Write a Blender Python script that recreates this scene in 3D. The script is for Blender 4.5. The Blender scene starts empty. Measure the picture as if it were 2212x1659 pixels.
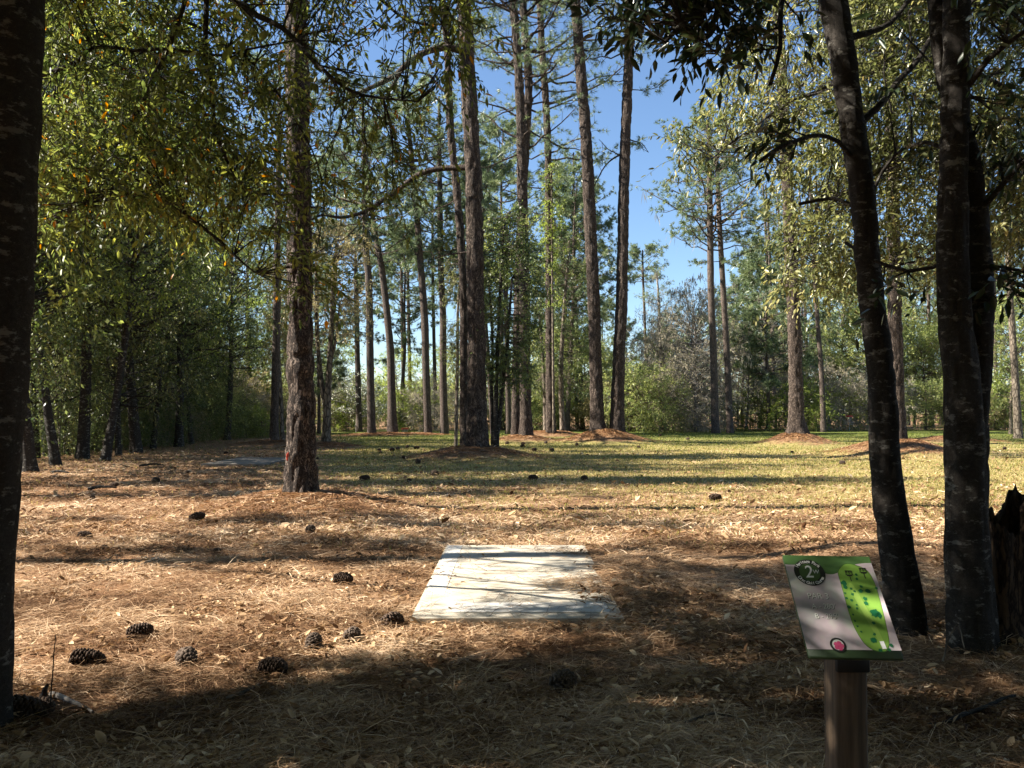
import bpy, math, numpy as np
from mathutils import Vector, Matrix

sc = bpy.context.scene
R = math.radians

# ------------------------------------------------------------------ camera
CAM_Z = 1.55
PITCH = math.atan(60.5 / 1843.0)
cam_d = bpy.data.cameras.new("camera")
cam_d.sensor_width = 36.0
cam_d.lens = 1843.0 / 2212.0 * 36.0
cam_d.clip_start = 0.05
cam_d.clip_end = 3000
cam = bpy.data.objects.new("camera", cam_d)
cam.location = (0, 0, CAM_Z)
cam.rotation_euler = (R(90) + PITCH, 0, 0)
sc.collection.objects.link(cam)
sc.camera = cam

# ------------------------------------------------------------------ light
SUN_EL = R(39)
SUN_DIR = Vector((-math.cos(SUN_EL), -0.045, math.sin(SUN_EL))).normalized()
world = bpy.data.worlds.new("World")
sc.world = world
world.use_nodes = True
wn = world.node_tree
bg = wn.nodes["Background"]
sky = wn.nodes.new("ShaderNodeTexSky")
sky.sky_type = 'NISHITA'
sky.sun_disc = False
sky.sun_elevation = SUN_EL
sky.sun_rotation = R(-90)
sky.altitude = 50
sky.air_density = 1.0
sky.dust_density = 0.1
sky.ozone_density = 4.5
wn.links.new(sky.outputs[0], bg.inputs[0])
bg.inputs[1].default_value = 0.052
sun_d = bpy.data.lights.new("sun", 'SUN')
sun_d.energy = 5.0
sun_d.angle = R(0.5)
sun_d.color = (1.0, 0.93, 0.82)
sun = bpy.data.objects.new("sun", sun_d)
sun.rotation_euler = SUN_DIR.to_track_quat('Z', 'Y').to_euler()
sun.location = (-30, 0, 40)
sc.collection.objects.link(sun)
sc.view_settings.view_transform = 'Standard'
sc.view_settings.look = 'None'
sc.view_settings.exposure = 2.0
sc.view_settings.gamma = 1
sc.view_settings.use_curve_mapping = False
sc.cycles.max_bounces = 6
sc.cycles.diffuse_bounces = 2
sc.cycles.glossy_bounces = 2
sc.cycles.transmission_bounces = 4

rng = np.random.default_rng(7)
C = sc.collection.objects

# ------------------------------------------------------------------ helpers
def P(px, py, Y):
    """the point at distance Y in front of the camera that a 2212 x 1659 print of the photograph shows at (px, py)"""
    u = (px - 1106.0) / 1843.0
    v = (829.5 - py) / 1843.0
    f = math.cos(PITCH) - v * math.sin(PITCH)
    up = math.sin(PITCH) + v * math.cos(PITCH)
    t = Y / f
    return np.array([u * t, Y, CAM_Z + up * t])

def G(px, py, z=0.0):
    """ground point under (px, py)"""
    v = (829.5 - py) / 1843.0
    f = math.cos(PITCH) - v * math.sin(PITCH)
    up = math.sin(PITCH) + v * math.cos(PITCH)
    t = (z - CAM_Z) / up
    return np.array([(px - 1106.0) / 1843.0 * t, f * t, z])

def nrm(a):
    return a / np.maximum(np.linalg.norm(a, axis=-1, keepdims=True), 1e-9)

def hash3(ix, iy, iz, seed):
    h = (ix * 374761393 + iy * 668265263 + iz * 2147483647 + seed * 1274126177) & 0xFFFFFFFF
    h = ((h ^ (h >> 13)) * 1274126177) & 0xFFFFFFFF
    h = (h ^ (h >> 16)) & 0xFFFFFFFF
    return h / 4294967295.0

def noise3(p, seed=0):
    p = np.asarray(p, float)
    i = np.floor(p).astype(np.int64)
    f = p - i
    f = f * f * (3 - 2 * f)
    out = 0
    for dx in (0, 1):
        for dy in (0, 1):
            for dz in (0, 1):
                w = (f[..., 0] if dx else 1 - f[..., 0]) * (f[..., 1] if dy else 1 - f[..., 1]) * (f[..., 2] if dz else 1 - f[..., 2])
                out = out + w * hash3(i[..., 0] + dx, i[..., 1] + dy, i[..., 2] + dz, seed)
    return out

def noise2(x, y, seed=0):
    return noise3(np.stack([x, y, np.zeros_like(x)], -1), seed)

def fbm2(x, y, seed=0, o=4):
    s = 0; a = 0.5
    for k in range(o):
        s = s + a * (noise2(x * 2 ** k, y * 2 ** k, seed + k) - 0.5); a *= 0.5
    return s

class MB:
    """collects vertices, faces and a per-vertex tint; build() links them as one mesh object"""
    def __init__(self):
        self.v = []; self.f = []; self.t = []; self.n = 0
    def add(self, v, faces, tint=None):
        v = np.asarray(v, np.float32).reshape(-1, 3)
        for f in faces:
            self.f.append(np.asarray(f, np.int64) + self.n)
        self.v.append(v)
        self.t.append(np.full(len(v), 0.5, np.float32) if tint is None else np.asarray(tint, np.float32))
        self.n += len(v)
    def mesh(self, name, mat, smooth=False):
        me = bpy.data.meshes.new(name)
        if self.n:
            v = np.concatenate(self.v)
            loops = np.concatenate([f.reshape(-1) for f in self.f])
            cnt = np.concatenate([np.full(len(f), f.shape[1], np.int64) for f in self.f])
            st = np.concatenate([[0], np.cumsum(cnt)[:-1]])
            me.vertices.add(len(v)); me.vertices.foreach_set('co', v.reshape(-1))
            me.loops.add(len(loops)); me.loops.foreach_set('vertex_index', loops.astype(np.int32))
            me.polygons.add(len(cnt)); me.polygons.foreach_set('loop_start', st.astype(np.int32))
            try:
                me.polygons.foreach_set('loop_total', cnt.astype(np.int32))
            except Exception:
                pass
            if smooth:
                me.polygons.foreach_set('use_smooth', np.ones(len(cnt), bool))
            a = me.attributes.new('tint', 'FLOAT', 'POINT')
            a.data.foreach_set('value', np.concatenate(self.t))
            me.update(calc_edges=True)
        if mat: me.materials.append(mat)
        return me
    def build(self, name, mat, parent=None, smooth=False):
        return link(name, self.mesh(name, mat, smooth), parent)

def link(name, data, parent=None):
    o = bpy.data.objects.new(name, data)
    C.link(o)
    if parent is not None: o.parent = parent
    return o

def tag(o, label=None, cat=None, group=None, kind=None):
    if label: o['label'] = label
    if cat: o['category'] = cat
    if group: o['group'] = group
    if kind: o['kind'] = kind
    return o

def thing(name, label, cat, loc=(0, 0, 0), group=None):
    o = bpy.data.objects.new(name, None)
    o.empty_display_size = 0.2
    o.location = tuple(float(a) for a in loc)
    C.link(o)
    return tag(o, label, cat, group)

def copy_tree(root, loc, rotz=0, scale=1.0, label=None, group=None):
    r = root.copy(); C.link(r)
    r.location = tuple(float(a) for a in loc); r.rotation_euler = (0, 0, rotz); r.scale = (scale,) * 3 if np.isscalar(scale) else scale
    if label: r['label'] = label
    if group: r['group'] = group
    for ch in list(root.children):
        c = ch.copy(); C.link(c); c.parent = r
        for g in list(ch.children):
            d = g.copy(); C.link(d); d.parent = c
    return r

def tubes(mb, pts, rad, m=4, tint=0.5):
    """pts (N,K,3), rad (N,K): N tubes of m sides"""
    pts = np.asarray(pts, float); rad = np.asarray(rad, float)
    if len(pts) == 0: return
    N, K, _ = pts.shape
    tan = np.gradient(pts, axis=1); tan = nrm(tan)
    ref = np.array([0.31, 0.77, 0.2]); ref = ref / np.linalg.norm(ref)
    a = nrm(np.cross(tan, ref)); b = np.cross(tan, a)
    th = np.arange(m) * 2 * math.pi / m
    ring = a[:, :, None, :] * np.cos(th)[None, None, :, None] + b[:, :, None, :] * np.sin(th)[None, None, :, None]
    v = pts[:, :, None, :] + ring * rad[:, :, None, None]
    idx = np.arange(N * K * m).reshape(N, K, m)
    q = np.stack([idx[:, :-1, :], np.roll(idx, -1, 2)[:, :-1, :], np.roll(idx, -1, 2)[:, 1:, :], idx[:, 1:, :]], -1).reshape(-1, 4)
    mb.add(v, [q], np.full(N * K * m, tint))

def catmull(pts, step):
    pts = np.asarray(pts, float)
    p = np.vstack([2 * pts[0] - pts[1], pts, 2 * pts[-1] - pts[-2]])
    out = []
    for i in range(1, len(p) - 2):
        L = np.linalg.norm(p[i + 1][:3] - p[i][:3]); n = max(2, int(L / step))
        t = np.linspace(0, 1, n, endpoint=False)[:, None]
        out.append(0.5 * ((2 * p[i]) + (-p[i - 1] + p[i + 1]) * t + (2 * p[i - 1] - 5 * p[i] + 4 * p[i + 1] - p[i + 2]) * t ** 2 + (-p[i - 1] + 3 * p[i] - 3 * p[i + 1] + p[i + 2]) * t ** 3))
    out.append(pts[-1:])
    return np.vstack(out)

def trunk_tube(mb, path, sides=20, step=0.2, amp=0.0, flare=0.35, fh=0.35, seed=0, bs=9.0, lump=0.04):
    """path: rows x, y, z, radius (bottom first). One round trunk with plated bark and a flared foot"""
    c = catmull(path, step)
    pts, r = c[:, :3], np.maximum(c[:, 3], 0.004)
    tan = nrm(np.gradient(pts, axis=0))
    a = nrm(np.cross(tan, np.array([0.0, 1.0, 0.05]))); b = np.cross(tan, a)
    th = np.arange(sides) * 2 * math.pi / sides
    h = np.concatenate([[0], np.cumsum(np.linalg.norm(np.diff(pts, axis=0), axis=1))])
    fl = flare * np.exp(-h / fh)
    k = 5
    rr = r[:, None] * (1 + fl[:, None] * (1 + 0.45 * np.sin(k * th + seed)[None, :]))
    ring = a[:, None, :] * np.cos(th)[None, :, None] + b[:, None, :] * np.sin(th)[None, :, None]
    base = pts[:, None, :] + ring * rr[..., None]
    if amp or lump:
        q = base * np.array([bs, bs, bs * 0.33])
        n1 = np.abs(noise3(q, seed) - 0.5) * 2
        n2 = noise3(q * 2.3, seed + 3)
        n3 = noise3(base * np.array([2.0, 2.0, 1.1]), seed + 9) - 0.5
        d = amp * (np.minimum(n1 * 2.2, 1.0) - 0.5 + 0.6 * (n2 - 0.5)) + lump * r[:, None] * n3 * 2
        base = base + ring * d[..., None]
    K = len(pts)
    idx = np.arange(K * sides).reshape(K, sides)
    q = np.stack([idx[:-1], np.roll(idx, -1, 1)[:-1], np.roll(idx, -1, 1)[1:], idx[1:]], -1).reshape(-1, 4)
    mb.add(base, [q], np.full(K * sides, 0.5))
    return c

def leaves(mb, p, d, n, L, w, tint):
    """N leaves: base p, direction d, face normal n, length L, width w"""
    d = nrm(d); s = nrm(np.cross(d, n)); n = np.cross(s, d)
    L = L[:, None]; w = w[:, None]
    fold = 0.10 * w
    tip = p + d * L - n * 0.12 * L
    v = np.stack([p, p + d * L * .33 + s * w * .5 + n * fold, p + d * L * .7 + s * w * .4 + n * (fold - .04 * L), tip,
                  p + d * L * .7 - s * w * .4 + n * (fold - .04 * L), p + d * L * .33 - s * w * .5 + n * fold], 1)
    N = len(p)
    i = np.arange(N)[:, None] * 6
    q = np.concatenate([i + np.array([0, 1, 2, 3]), i + np.array([0, 3, 4, 5])])
    mb.add(v.reshape(-1, 3), [q], np.repeat(tint, 6))

def kites(mb, p, d, n, L, w, tint):
    """far leaves: one four-cornered blade each"""
    d = nrm(d); s = nrm(np.cross(d, n))
    L = L[:, None]; w = w[:, None]
    v = np.stack([p, p + d * L * .45 + s * w * .5, p + d * L, p + d * L * .45 - s * w * .5], 1)
    i = np.arange(len(p))[:, None] * 4
    mb.add(v.reshape(-1, 3), [i + np.array([0, 1, 2, 3])], np.repeat(tint, 4))

def sprays(lm, tm, cen, dirs, n_tw=4, tw=0.4, m=9, L=0.075, w=0.026, droop=0.35, r=None, far=False, twig=0.004, spread=0.8, dead=0.0, up=0.0, base=None, rs=0.12):
    """leafy twigs round every centre; base (N,3) joins each centre to its bough with a branchlet"""
    r = r or rng
    N = len(cen)
    if N == 0: return
    if base is not None and tm is not None:
        mid = (cen + base) / 2 + r.normal(0, .06, (N, 3)) * np.linalg.norm(cen - base, axis=1)[:, None]
        tubes(tm, np.stack([base, mid, cen], 1), np.tile([twig * 2.4, twig * 1.6, twig], (N, 1)), 4)
    c = np.repeat(cen, n_tw, 0); dd = np.repeat(dirs, n_tw, 0)
    T = len(c)
    st = c + r.normal(0, rs * tw, (T, 3))
    d = nrm(dd * 0.7 + r.normal(0, spread * .6, (T, 3)) + np.array([0, 0, up]))
    Ln = tw * r.uniform(.55, 1.3, T)
    dr = droop * r.uniform(.3, 1.4, T)
    def pt(t):
        return st + d * (Ln * t)[:, None] + np.array([0, 0, -1.0]) * (dr * Ln * t * t)[:, None]
    if tm is not None and twig > 0:
        tubes(tm, np.stack([pt(np.full(T, x)) for x in (0, .5, 1.0)], 1), np.tile([twig, twig * .7, twig * .3], (T, 1)), 3)
    ps, ds, ns = [], [], []
    for j in range(m):
        t = np.clip((j + .6 + r.uniform(-.35, .35, T)) / m, .05, 1)
        p = pt(t)
        tan = nrm(d + np.array([0, 0, -2.0]) * (dr * t)[:, None])
        rad = nrm(np.cross(tan, r.normal(0, 1, (T, 3))))
        ps.append(p)
        ds.append(nrm(tan * (.55 + .6 * (j >= m - 2)) + rad * .8 + np.array([0, 0, -.28])))
        ns.append(nrm(np.array([0, 0, 1.0]) + r.normal(0, .55, (T, 3))))
    p = np.concatenate(ps); dl = np.concatenate(ds); n = np.concatenate(ns)
    M = len(p)
    sz = r.uniform(.65, 1.2, M)
    tint = np.clip(np.tile(np.repeat(r.normal(.45, .21, N), n_tw), m) + r.normal(0, .12, M), 0.02, .9)
    if dead > 0:
        tint = np.where(r.uniform(0, 1, M) < dead, .97, tint)
    (kites if far else leaves)(lm, p, dl, n, L * sz, w * sz * r.uniform(.8, 1.2, M), tint)

def tufts(mb, c, ax, m=16, L=0.24, w=0.010, r=None, spread=0.75, tint=None):
    """pine needle tufts: m needle bundles each"""
    r = r or rng
    N = len(c)
    if N == 0: return
    cc = np.repeat(c, m, 0); a = np.repeat(ax, m, 0)
    d = nrm(a * .75 + nrm(r.normal(0, 1, (N * m, 3))) * spread)
    Ln = (L * r.uniform(.65, 1.1, N * m))[:, None]
    s = nrm(np.cross(d, r.normal(0, 1, (N * m, 3)))) * (w / 2)
    b = cc + d * Ln * .06
    v = np.stack([b - s, b + s, cc + d * Ln - np.array([0, 0, 1.0]) * Ln * .18 + s * .25, cc + d * Ln - np.array([0, 0, 1.0]) * Ln * .18 - s * .25], 1)
    t = np.repeat(r.normal(.5, .18, N) if tint is None else tint, m) + r.normal(0, .08, N * m)
    i = np.arange(N * m)[:, None] * 4
    mb.add(v.reshape(-1, 3), [i + np.array([0, 1, 2, 3])], np.repeat(np.clip(t, 0, 1), 4))

# ------------------------------------------------------------------ materials
def new_mat(name):
    m = bpy.data.materials.new(name); m.use_nodes = True
    nt = m.node_tree
    for n in list(nt.nodes): nt.nodes.remove(n)
    out = nt.nodes.new('ShaderNodeOutputMaterial')
    return m, nt, out

def N(nt, t, **kw):
    n = nt.nodes.new('ShaderNode' + t)
    for k, v in kw.items():
        if k in n.inputs: n.inputs[k].default_value = v
        else: setattr(n, k, v)
    return n

def ramp(nt, stops, fac=None, interp='LINEAR'):
    n = nt.nodes.new('ShaderNodeValToRGB')
    cr = n.color_ramp; cr.interpolation = interp
    while len(cr.elements) < len(stops): cr.elements.new(0.5)
    for e, (p, c) in zip(cr.elements, stops):
        e.position = p; e.color = (*c, 1) if len(c) == 3 else c
    if fac is not None: nt.links.new(fac, n.inputs[0])
    return n

def leaf_mat(name, stops, trans=0.45, rough=0.42, spec=0.4):
    m, nt, out = new_mat(name)
    at = N(nt, 'Attribute', attribute_name='tint')
    cr = ramp(nt, stops, at.outputs['Fac'])
    pb = N(nt, 'BsdfPrincipled', Roughness=rough)
    pb.inputs['Specular IOR Level'].default_value = spec
    nt.links.new(cr.outputs[0], pb.inputs['Base Color'])
    tr = N(nt, 'BsdfTranslucent')
    hs = N(nt, 'HueSaturation', Saturation=1.1, Value=1.75)
    nt.links.new(cr.outputs[0], hs.inputs['Color']); nt.links.new(hs.outputs[0], tr.inputs[0])
    mx = N(nt, 'MixShader'); mx.inputs[0].default_value = trans
    nt.links.new(pb.outputs[0], mx.inputs[1]); nt.links.new(tr.outputs[0], mx.inputs[2])
    nt.links.new(mx.outputs[0], out.inputs[0])
    return m

def flat_mat(name, col, rough=0.6, spec=0.3, metal=0.0, var=0.0, scale=8.0, bump=0.0):
    m, nt, out = new_mat(name)
    pb = N(nt, 'BsdfPrincipled', Roughness=rough, Metallic=metal)
    pb.inputs['Specular IOR Level'].default_value = spec
    pb.inputs['Base Color'].default_value = (*col, 1)
    if var or bump:
        tc = N(nt, 'TexCoord'); no = N(nt, 'TexNoise', Scale=scale, Detail=6.0)
        nt.links.new(tc.outputs['Object'], no.inputs['Vector'])
        cr = ramp(nt, [(.25, tuple(c * (1 - var) for c in col)), (.75, tuple(min(1, c * (1 + var)) for c in col))], no.outputs[0])
        nt.links.new(cr.outputs[0], pb.inputs['Base Color'])
        if bump:
            bp = N(nt, 'Bump', Strength=bump, Distance=0.01)
            nt.links.new(no.outputs[0], bp.inputs['Height']); nt.links.new(bp.outputs[0], pb.inputs['Normal'])
    nt.links.new(pb.outputs[0], out.inputs[0])
    return m

def bark_mat(name, dark, mid, light, plate=9.0, zs=0.3, bump=0.8, lichen=None, dist=0.03, warp=.12):
    m, nt, out = new_mat(name)
    tc = N(nt, 'TexCoord'); mp = N(nt, 'Mapping'); mp.inputs['Scale'].default_value = (1, 1, zs)
    nt.links.new(tc.outputs['Object'], mp.inputs[0])
    no = N(nt, 'TexNoise', Scale=plate * 1.4, Detail=7.0, Roughness=.62)
    nt.links.new(mp.outputs[0], no.inputs['Vector'])
    mixv = N(nt, 'VectorMath', operation='MULTIPLY_ADD')
    nt.links.new(no.outputs['Color'], mixv.inputs[0]); mixv.inputs[1].default_value = (warp, warp, warp); nt.links.new(mp.outputs[0], mixv.inputs[2])
    vo = N(nt, 'TexVoronoi', Scale=plate, feature='DISTANCE_TO_EDGE')
    nt.links.new(mixv.outputs[0], vo.inputs['Vector'])
    e = ramp(nt, [(0.0, (0, 0, 0)), (.18, (1, 1, 1))], vo.outputs['Distance'])
    mul = N(nt, 'Math', operation='MULTIPLY'); nt.links.new(e.outputs[0], mul.inputs[0]); nt.links.new(no.outputs[0], mul.inputs[1])
    cr = ramp(nt, [(0.05, dark), (.4, mid), (.68, light)], mul.outputs[0])
    col = cr.outputs[0]
    if lichen:
        l = N(nt, 'TexNoise', Scale=lichen[1], Detail=5.0, Roughness=.7)
        mp2 = N(nt, 'Mapping'); mp2.inputs['Scale'].default_value = (1, 1, 2.2); mp2.inputs['Location'].default_value = (3.1, 7.7, 1.3)
        nt.links.new(tc.outputs['Object'], mp2.inputs[0]); nt.links.new(mp2.outputs[0], l.inputs['Vector'])
        lr = ramp(nt, [(lichen[2], (0, 0, 0)), (lichen[2] + .07, (1, 1, 1))], l.outputs[0])
        mx = N(nt, 'Mix', data_type='RGBA')
        nt.links.new(lr.outputs[0], mx.inputs[0]); nt.links.new(col, mx.inputs[6]); mx.inputs[7].default_value = (*lichen[0], 1)
        col = mx.outputs[2]
    pb = N(nt, 'BsdfPrincipled', Roughness=.88); pb.inputs['Specular IOR Level'].default_value = .2
    nt.links.new(col, pb.inputs['Base Color'])
    bp = N(nt, 'Bump', Strength=bump, Distance=dist)
    nt.links.new(mul.outputs[0], bp.inputs['Height']); nt.links.new(bp.outputs[0], pb.inputs['Normal'])
    nt.links.new(pb.outputs[0], out.inputs[0])
    return m

M = {}
M['pine_bark'] = bark_mat('pine_bark', (.020, .014, .011), (.080, .059, .046), (.24, .185, .148), 11.0, .36, 1.0, None, .05, .5)
M['far_bark'] = bark_mat('far_pine_bark', (.030, .023, .019), (.095, .072, .058), (.21, .165, .135), 10.0, .3, .6, None, .03, .6)
M['oak_bark'] = bark_mat('oak_bark', (.020, .017, .014), (.050, .042, .035), (.10, .087, .073), 26.0, 1.3, .9, ((.22, .21, .185), 9.0, .56), .016, .5)
M['hard_bark'] = bark_mat('hardwood_bark', (.05, .04, .03), (.15, .12, .09), (.25, .21, .16), 7.0, .4, .6)
M['grey_bark'] = bark_mat('grey_bark', (.10, .09, .08), (.22, .20, .18), (.34, .31, .28), 7.0, .4, .5)
M['oak_leaf'] = leaf_mat('oak_leaf', [(0, (.036, .056, .014)), (.35, (.082, .105, .031)), (.65, (.19, .21, .058)), (.92, (.30, .31, .065)), (.96, (.42, .20, .03)), (1, (.45, .14, .03))], .50)
M['olive_leaf'] = leaf_mat('olive_leaf', [(0, (.050, .060, .020)), (.45, (.125, .138, .050)), (.8, (.24, .24, .092)), (.95, (.33, .29, .12)), (1, (.40, .26, .09))], .38, .36, .55)
M['dark_leaf'] = leaf_mat('dark_glossy_leaf', [(0, (.012, .024, .010)), (.5, (.026, .042, .018)), (.9, (.05, .07, .025)), (1, (.25, .12, .03))], .22, .3, .5)
M['wood_leaf'] = leaf_mat('wood_leaf', [(0, (.035, .055, .020)), (.4, (.085, .115, .040)), (.7, (.17, .20, .065)), (.95, (.28, .285, .095)), (1, (.34, .27, .11))], .38)
M['lime_leaf'] = leaf_mat('young_leaf', [(0, (.10, .13, .03)), (.5, (.21, .26, .055)), (1, (.34, .38, .10))], .5)
M['scrub_leaf'] = leaf_mat('scrub_leaf', [(0, (.08, .11, .035)), (.4, (.19, .23, .075)), (.75, (.35, .37, .13)), (1, (.48, .46, .20))], .42)  # leaf green brightened to stand in for sunlight on the far brush
M['tan_leaf'] = leaf_mat('tan_leaf', [(0, (.13, .115, .048)), (.5, (.28, .24, .11)), (1, (.44, .37, .19))], .35)
M['grey_leaf'] = leaf_mat('grey_twig_leaf', [(0, (.20, .175, .12)), (.5, (.37, .325, .225)), (1, (.52, .46, .33))], .3, .7, .1)
M['white_petal'] = leaf_mat('white_petal', [(0, (.55, .55, .42)), (1, (.85, .85, .76))], .35, .7, .1)
M['moss'] = leaf_mat('grey_moss', [(0, (.12, .115, .09)), (.5, (.20, .19, .15)), (1, (.30, .28, .22))], .3, .9, .05)
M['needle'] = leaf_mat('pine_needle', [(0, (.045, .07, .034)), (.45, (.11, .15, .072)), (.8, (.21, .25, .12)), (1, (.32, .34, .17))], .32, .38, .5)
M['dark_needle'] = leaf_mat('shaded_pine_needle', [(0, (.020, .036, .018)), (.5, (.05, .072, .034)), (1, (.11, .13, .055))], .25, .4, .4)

# ground: straw, dead leaves and grass mixed by place
def ground_mat():
    m, nt, out = new_mat('pine_straw_and_grass')
    geo = N(nt, 'NewGeometry'); L = nt.links.new
    sep = N(nt, 'SeparateXYZ'); L(geo.outputs['Position'], sep.inputs[0])
    at = N(nt, 'Attribute', attribute_name='tint')
    fine = N(nt, 'TexNoise', Scale=38.0, Detail=8.0, Roughness=.72)
    mp = N(nt, 'Mapping'); mp.inputs['Scale'].default_value = (1, 1.7, 1); mp.inputs['Rotation'].default_value = (0, 0, .25)
    L(geo.outputs['Position'], mp.inputs[0]); L(mp.outputs[0], fine.inputs['Vector'])
    vor = N(nt, 'TexVoronoi', Scale=24.0); L(mp.outputs[0], vor.inputs['Vector'])
    straw = ramp(nt, [(.27, (.022, .010, .005)), (.43, (.135, .073, .037)), (.56, (.33, .205, .115)), (.72, (.56, .41, .26))], fine.outputs[0])
    lf = ramp(nt, [(0.0, (.52, .37, .22)), (.12, (.40, .25, .12)), (.22, (0, 0, 0))], vor.outputs['Distance'])
    # greenish turf
    gf = N(nt, 'TexNoise', Scale=26.0, Detail=8.0, Roughness=.75); L(geo.outputs['Position'], gf.inputs['Vector'])
    turf = ramp(nt, [(.28, (.055, .046, .016)), (.44, (.19, .150, .052)), (.58, (.35, .275, .115)), (.72, (.52, .41, .20))], gf.outputs[0])
    green = ramp(nt, [(.3, (.040, .055, .012)), (.52, (.115, .135, .028)), (.7, (.22, .215, .06))], gf.outputs[0])
    far = N(nt, 'MapRange'); L(sep.outputs[1], far.inputs[0])
    for i, v in enumerate((34, 58, 0, 1)): far.inputs[i + 1].default_value = v
    big = N(nt, 'TexNoise', Scale=.55, Detail=5.0, Roughness=.6); L(geo.outputs['Position'], big.inputs['Vector'])
    mxg = N(nt, 'Mix', data_type='RGBA'); L(far.outputs[0], mxg.inputs[0]); L(turf.outputs[0], mxg.inputs[6]); L(green.outputs[0], mxg.inputs[7])
    # 'tint' on the ground mesh: 0 = turf, 1 = straw
    b1 = N(nt, 'Math', operation='MULTIPLY_ADD'); L(big.outputs[0], b1.inputs[0]); b1.inputs[1].default_value = 1.5; b1.inputs[2].default_value = -.75
    b2 = N(nt, 'Math', operation='ADD'); L(b1.outputs[0], b2.inputs[0]); L(at.outputs['Fac'], b2.inputs[1])
    b3 = ramp(nt, [(.32, (0, 0, 0)), (.68, (1, 1, 1))], b2.outputs[0])
    mx = N(nt, 'Mix', data_type='RGBA'); L(b3.outputs[0], mx.inputs[0]); L(mxg.outputs[2], mx.inputs[6]); L(straw.outputs[0], mx.inputs[7])
    fr = N(nt, 'MapRange'); L(at.outputs['Fac'], fr.inputs[0])
    for i, v in enumerate((1.15, 1.4, 0, .4)): fr.inputs[i + 1].default_value = v
    fresh = ramp(nt, [(.25, (.045, .018, .008)), (.45, (.18, .075, .030)), (.6, (.32, .15, .065)), (.75, (.46, .26, .13))], fine.outputs[0])
    mx2 = N(nt, 'Mix', data_type='RGBA'); L(fr.outputs[0], mx2.inputs[0]); L(mx.outputs[2], mx2.inputs[6]); L(fresh.outputs[0], mx2.inputs[7])
    pb = N(nt, 'BsdfPrincipled', Roughness=.92); pb.inputs['Specular IOR Level'].default_value = .12
    L(mx2.outputs[2], pb.inputs['Base Color'])
    bp = N(nt, 'Bump', Strength=.9, Distance=.03); L(fine.outputs[0], bp.inputs['Height']); L(bp.outputs[0], pb.inputs['Normal'])
    L(pb.outputs[0], out.inputs[0])
    return m
M['ground'] = ground_mat()
M['straw'] = leaf_mat('fallen_needle', [(0, (.055, .026, .013)), (.3, (.24, .140, .076)), (.6, (.50, .345, .21)), (1, (.78, .61, .43))], .12, .75, .08)
M['dry_leaf'] = leaf_mat('dry_leaf', [(0, (.08, .038, .018)), (.35, (.25, .150, .078)), (.65, (.52, .37, .22)), (1, (.80, .65, .46))], .18, .8, .08)
M['grass'] = leaf_mat('grass_blade', [(0, (.05, .075, .015)), (.4, (.14, .16, .035)), (.7, (.33, .27, .10)), (1, (.52, .42, .21))], .4, .5, .25)

# ------------------------------------------------------------------ terrain
# trunk table for the pines that stand on raked straw mounds: name -> (px, py, Y, mound radius)
MOUNDS = []          # x, y, height, radius
def mound_at(px, py, Y, rad, dh=0.0, hmin=0.05):
    p = P(px, py, Y)
    h = max(hmin, (float(p[2]) + dh) * .82)
    MOUNDS.append((float(p[0]), Y, h, rad))
    return p
for a in ((648, 1066, 13.5, 1.9, .10), (1026, 957, 28.0, 2.4), (1128, 936, 44.0, 2.1), (1287, 934, 43.5, 2.0), (1333, 934, 43.5, 2.2), (1721, 926, 40.5, 1.9),
          (1937, 938, 30.0, 2.5), (2060, 938, 44.0, 2.6), (592, 950, 41.0, 2.2), (705, 952, 37.0, 1.7), (803, 936, 56.0, 2.2), (846, 934, 58.0, 2.4), (923, 935, 58.0, 1.6), (1187, 926, 52.0, 3.0)):
    mound_at(*a)
# litter heaped round the two oaks beside the sign
MOUNDS += [(2.72, 5.75, .05, .7), (3.05, 5.3, .05, .8), (1.30, 6.9, .05, .55), (1.26, 7.4, .06, .62), (1.20, 7.9, .065, .66), (1.22, 8.4, .06, .64), (1.28, 8.9, .055, .58), (1.34, 9.4, .045, .5), (3.9, 9.2, .16, 1.2)]

def gh(x, y):
    x = np.asarray(x, float); y = np.asarray(y, float)
    z = 0.05 * fbm2(x * .45, y * .45, 3, 3) + .04 * fbm2(x * 2.1, y * 2.1, 8, 3) + .03 * fbm2(x * 5.5, y * 5.5, 12, 2) * (y < 30)
    d = np.hypot(x, y)
    z = z * np.clip((120 - d) / 60, 0, 1)
    for mx_, my_, h, rad in MOUNDS:
        r2 = ((x - mx_) ** 2 + (y - my_) ** 2) / rad ** 2
        z = z + h * np.exp(-r2 * 2.0) * (1 - .12 * np.exp(-r2 * 30))
    # flat bed under the concrete
    m = np.clip(1.15 - np.maximum(np.abs(x - .03) / .95, np.abs(y - 8.05) / 1.95), 0, .15) / .15
    m = np.where((x > .45), m * .0, m)
    return z * (1 - m) - .02 * m

def straw_amount(x, y):
    s = 1.12 - .060 * np.maximum(y - 7.5, 0) - .03 * np.maximum(x, 0) * np.clip((y - 9) / 4, 0, 1)
    s = np.clip(s, .10, 1.1)
    s = s + .9 * np.clip((-x - .17 * y) / 3.5, 0, 1) * np.clip((70 - y) / 20, 0, 1)
    for mx_, my_, h, rad in MOUNDS:
        if my_ > 10:
            r2 = ((x - mx_) ** 2 + (y - my_) ** 2) / rad ** 2
            s = s + 1.6 * np.exp(-r2 * 2.2)
    s = np.where(y > 75, .8, s)
    return np.clip(s, 0, 1.5)

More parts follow.
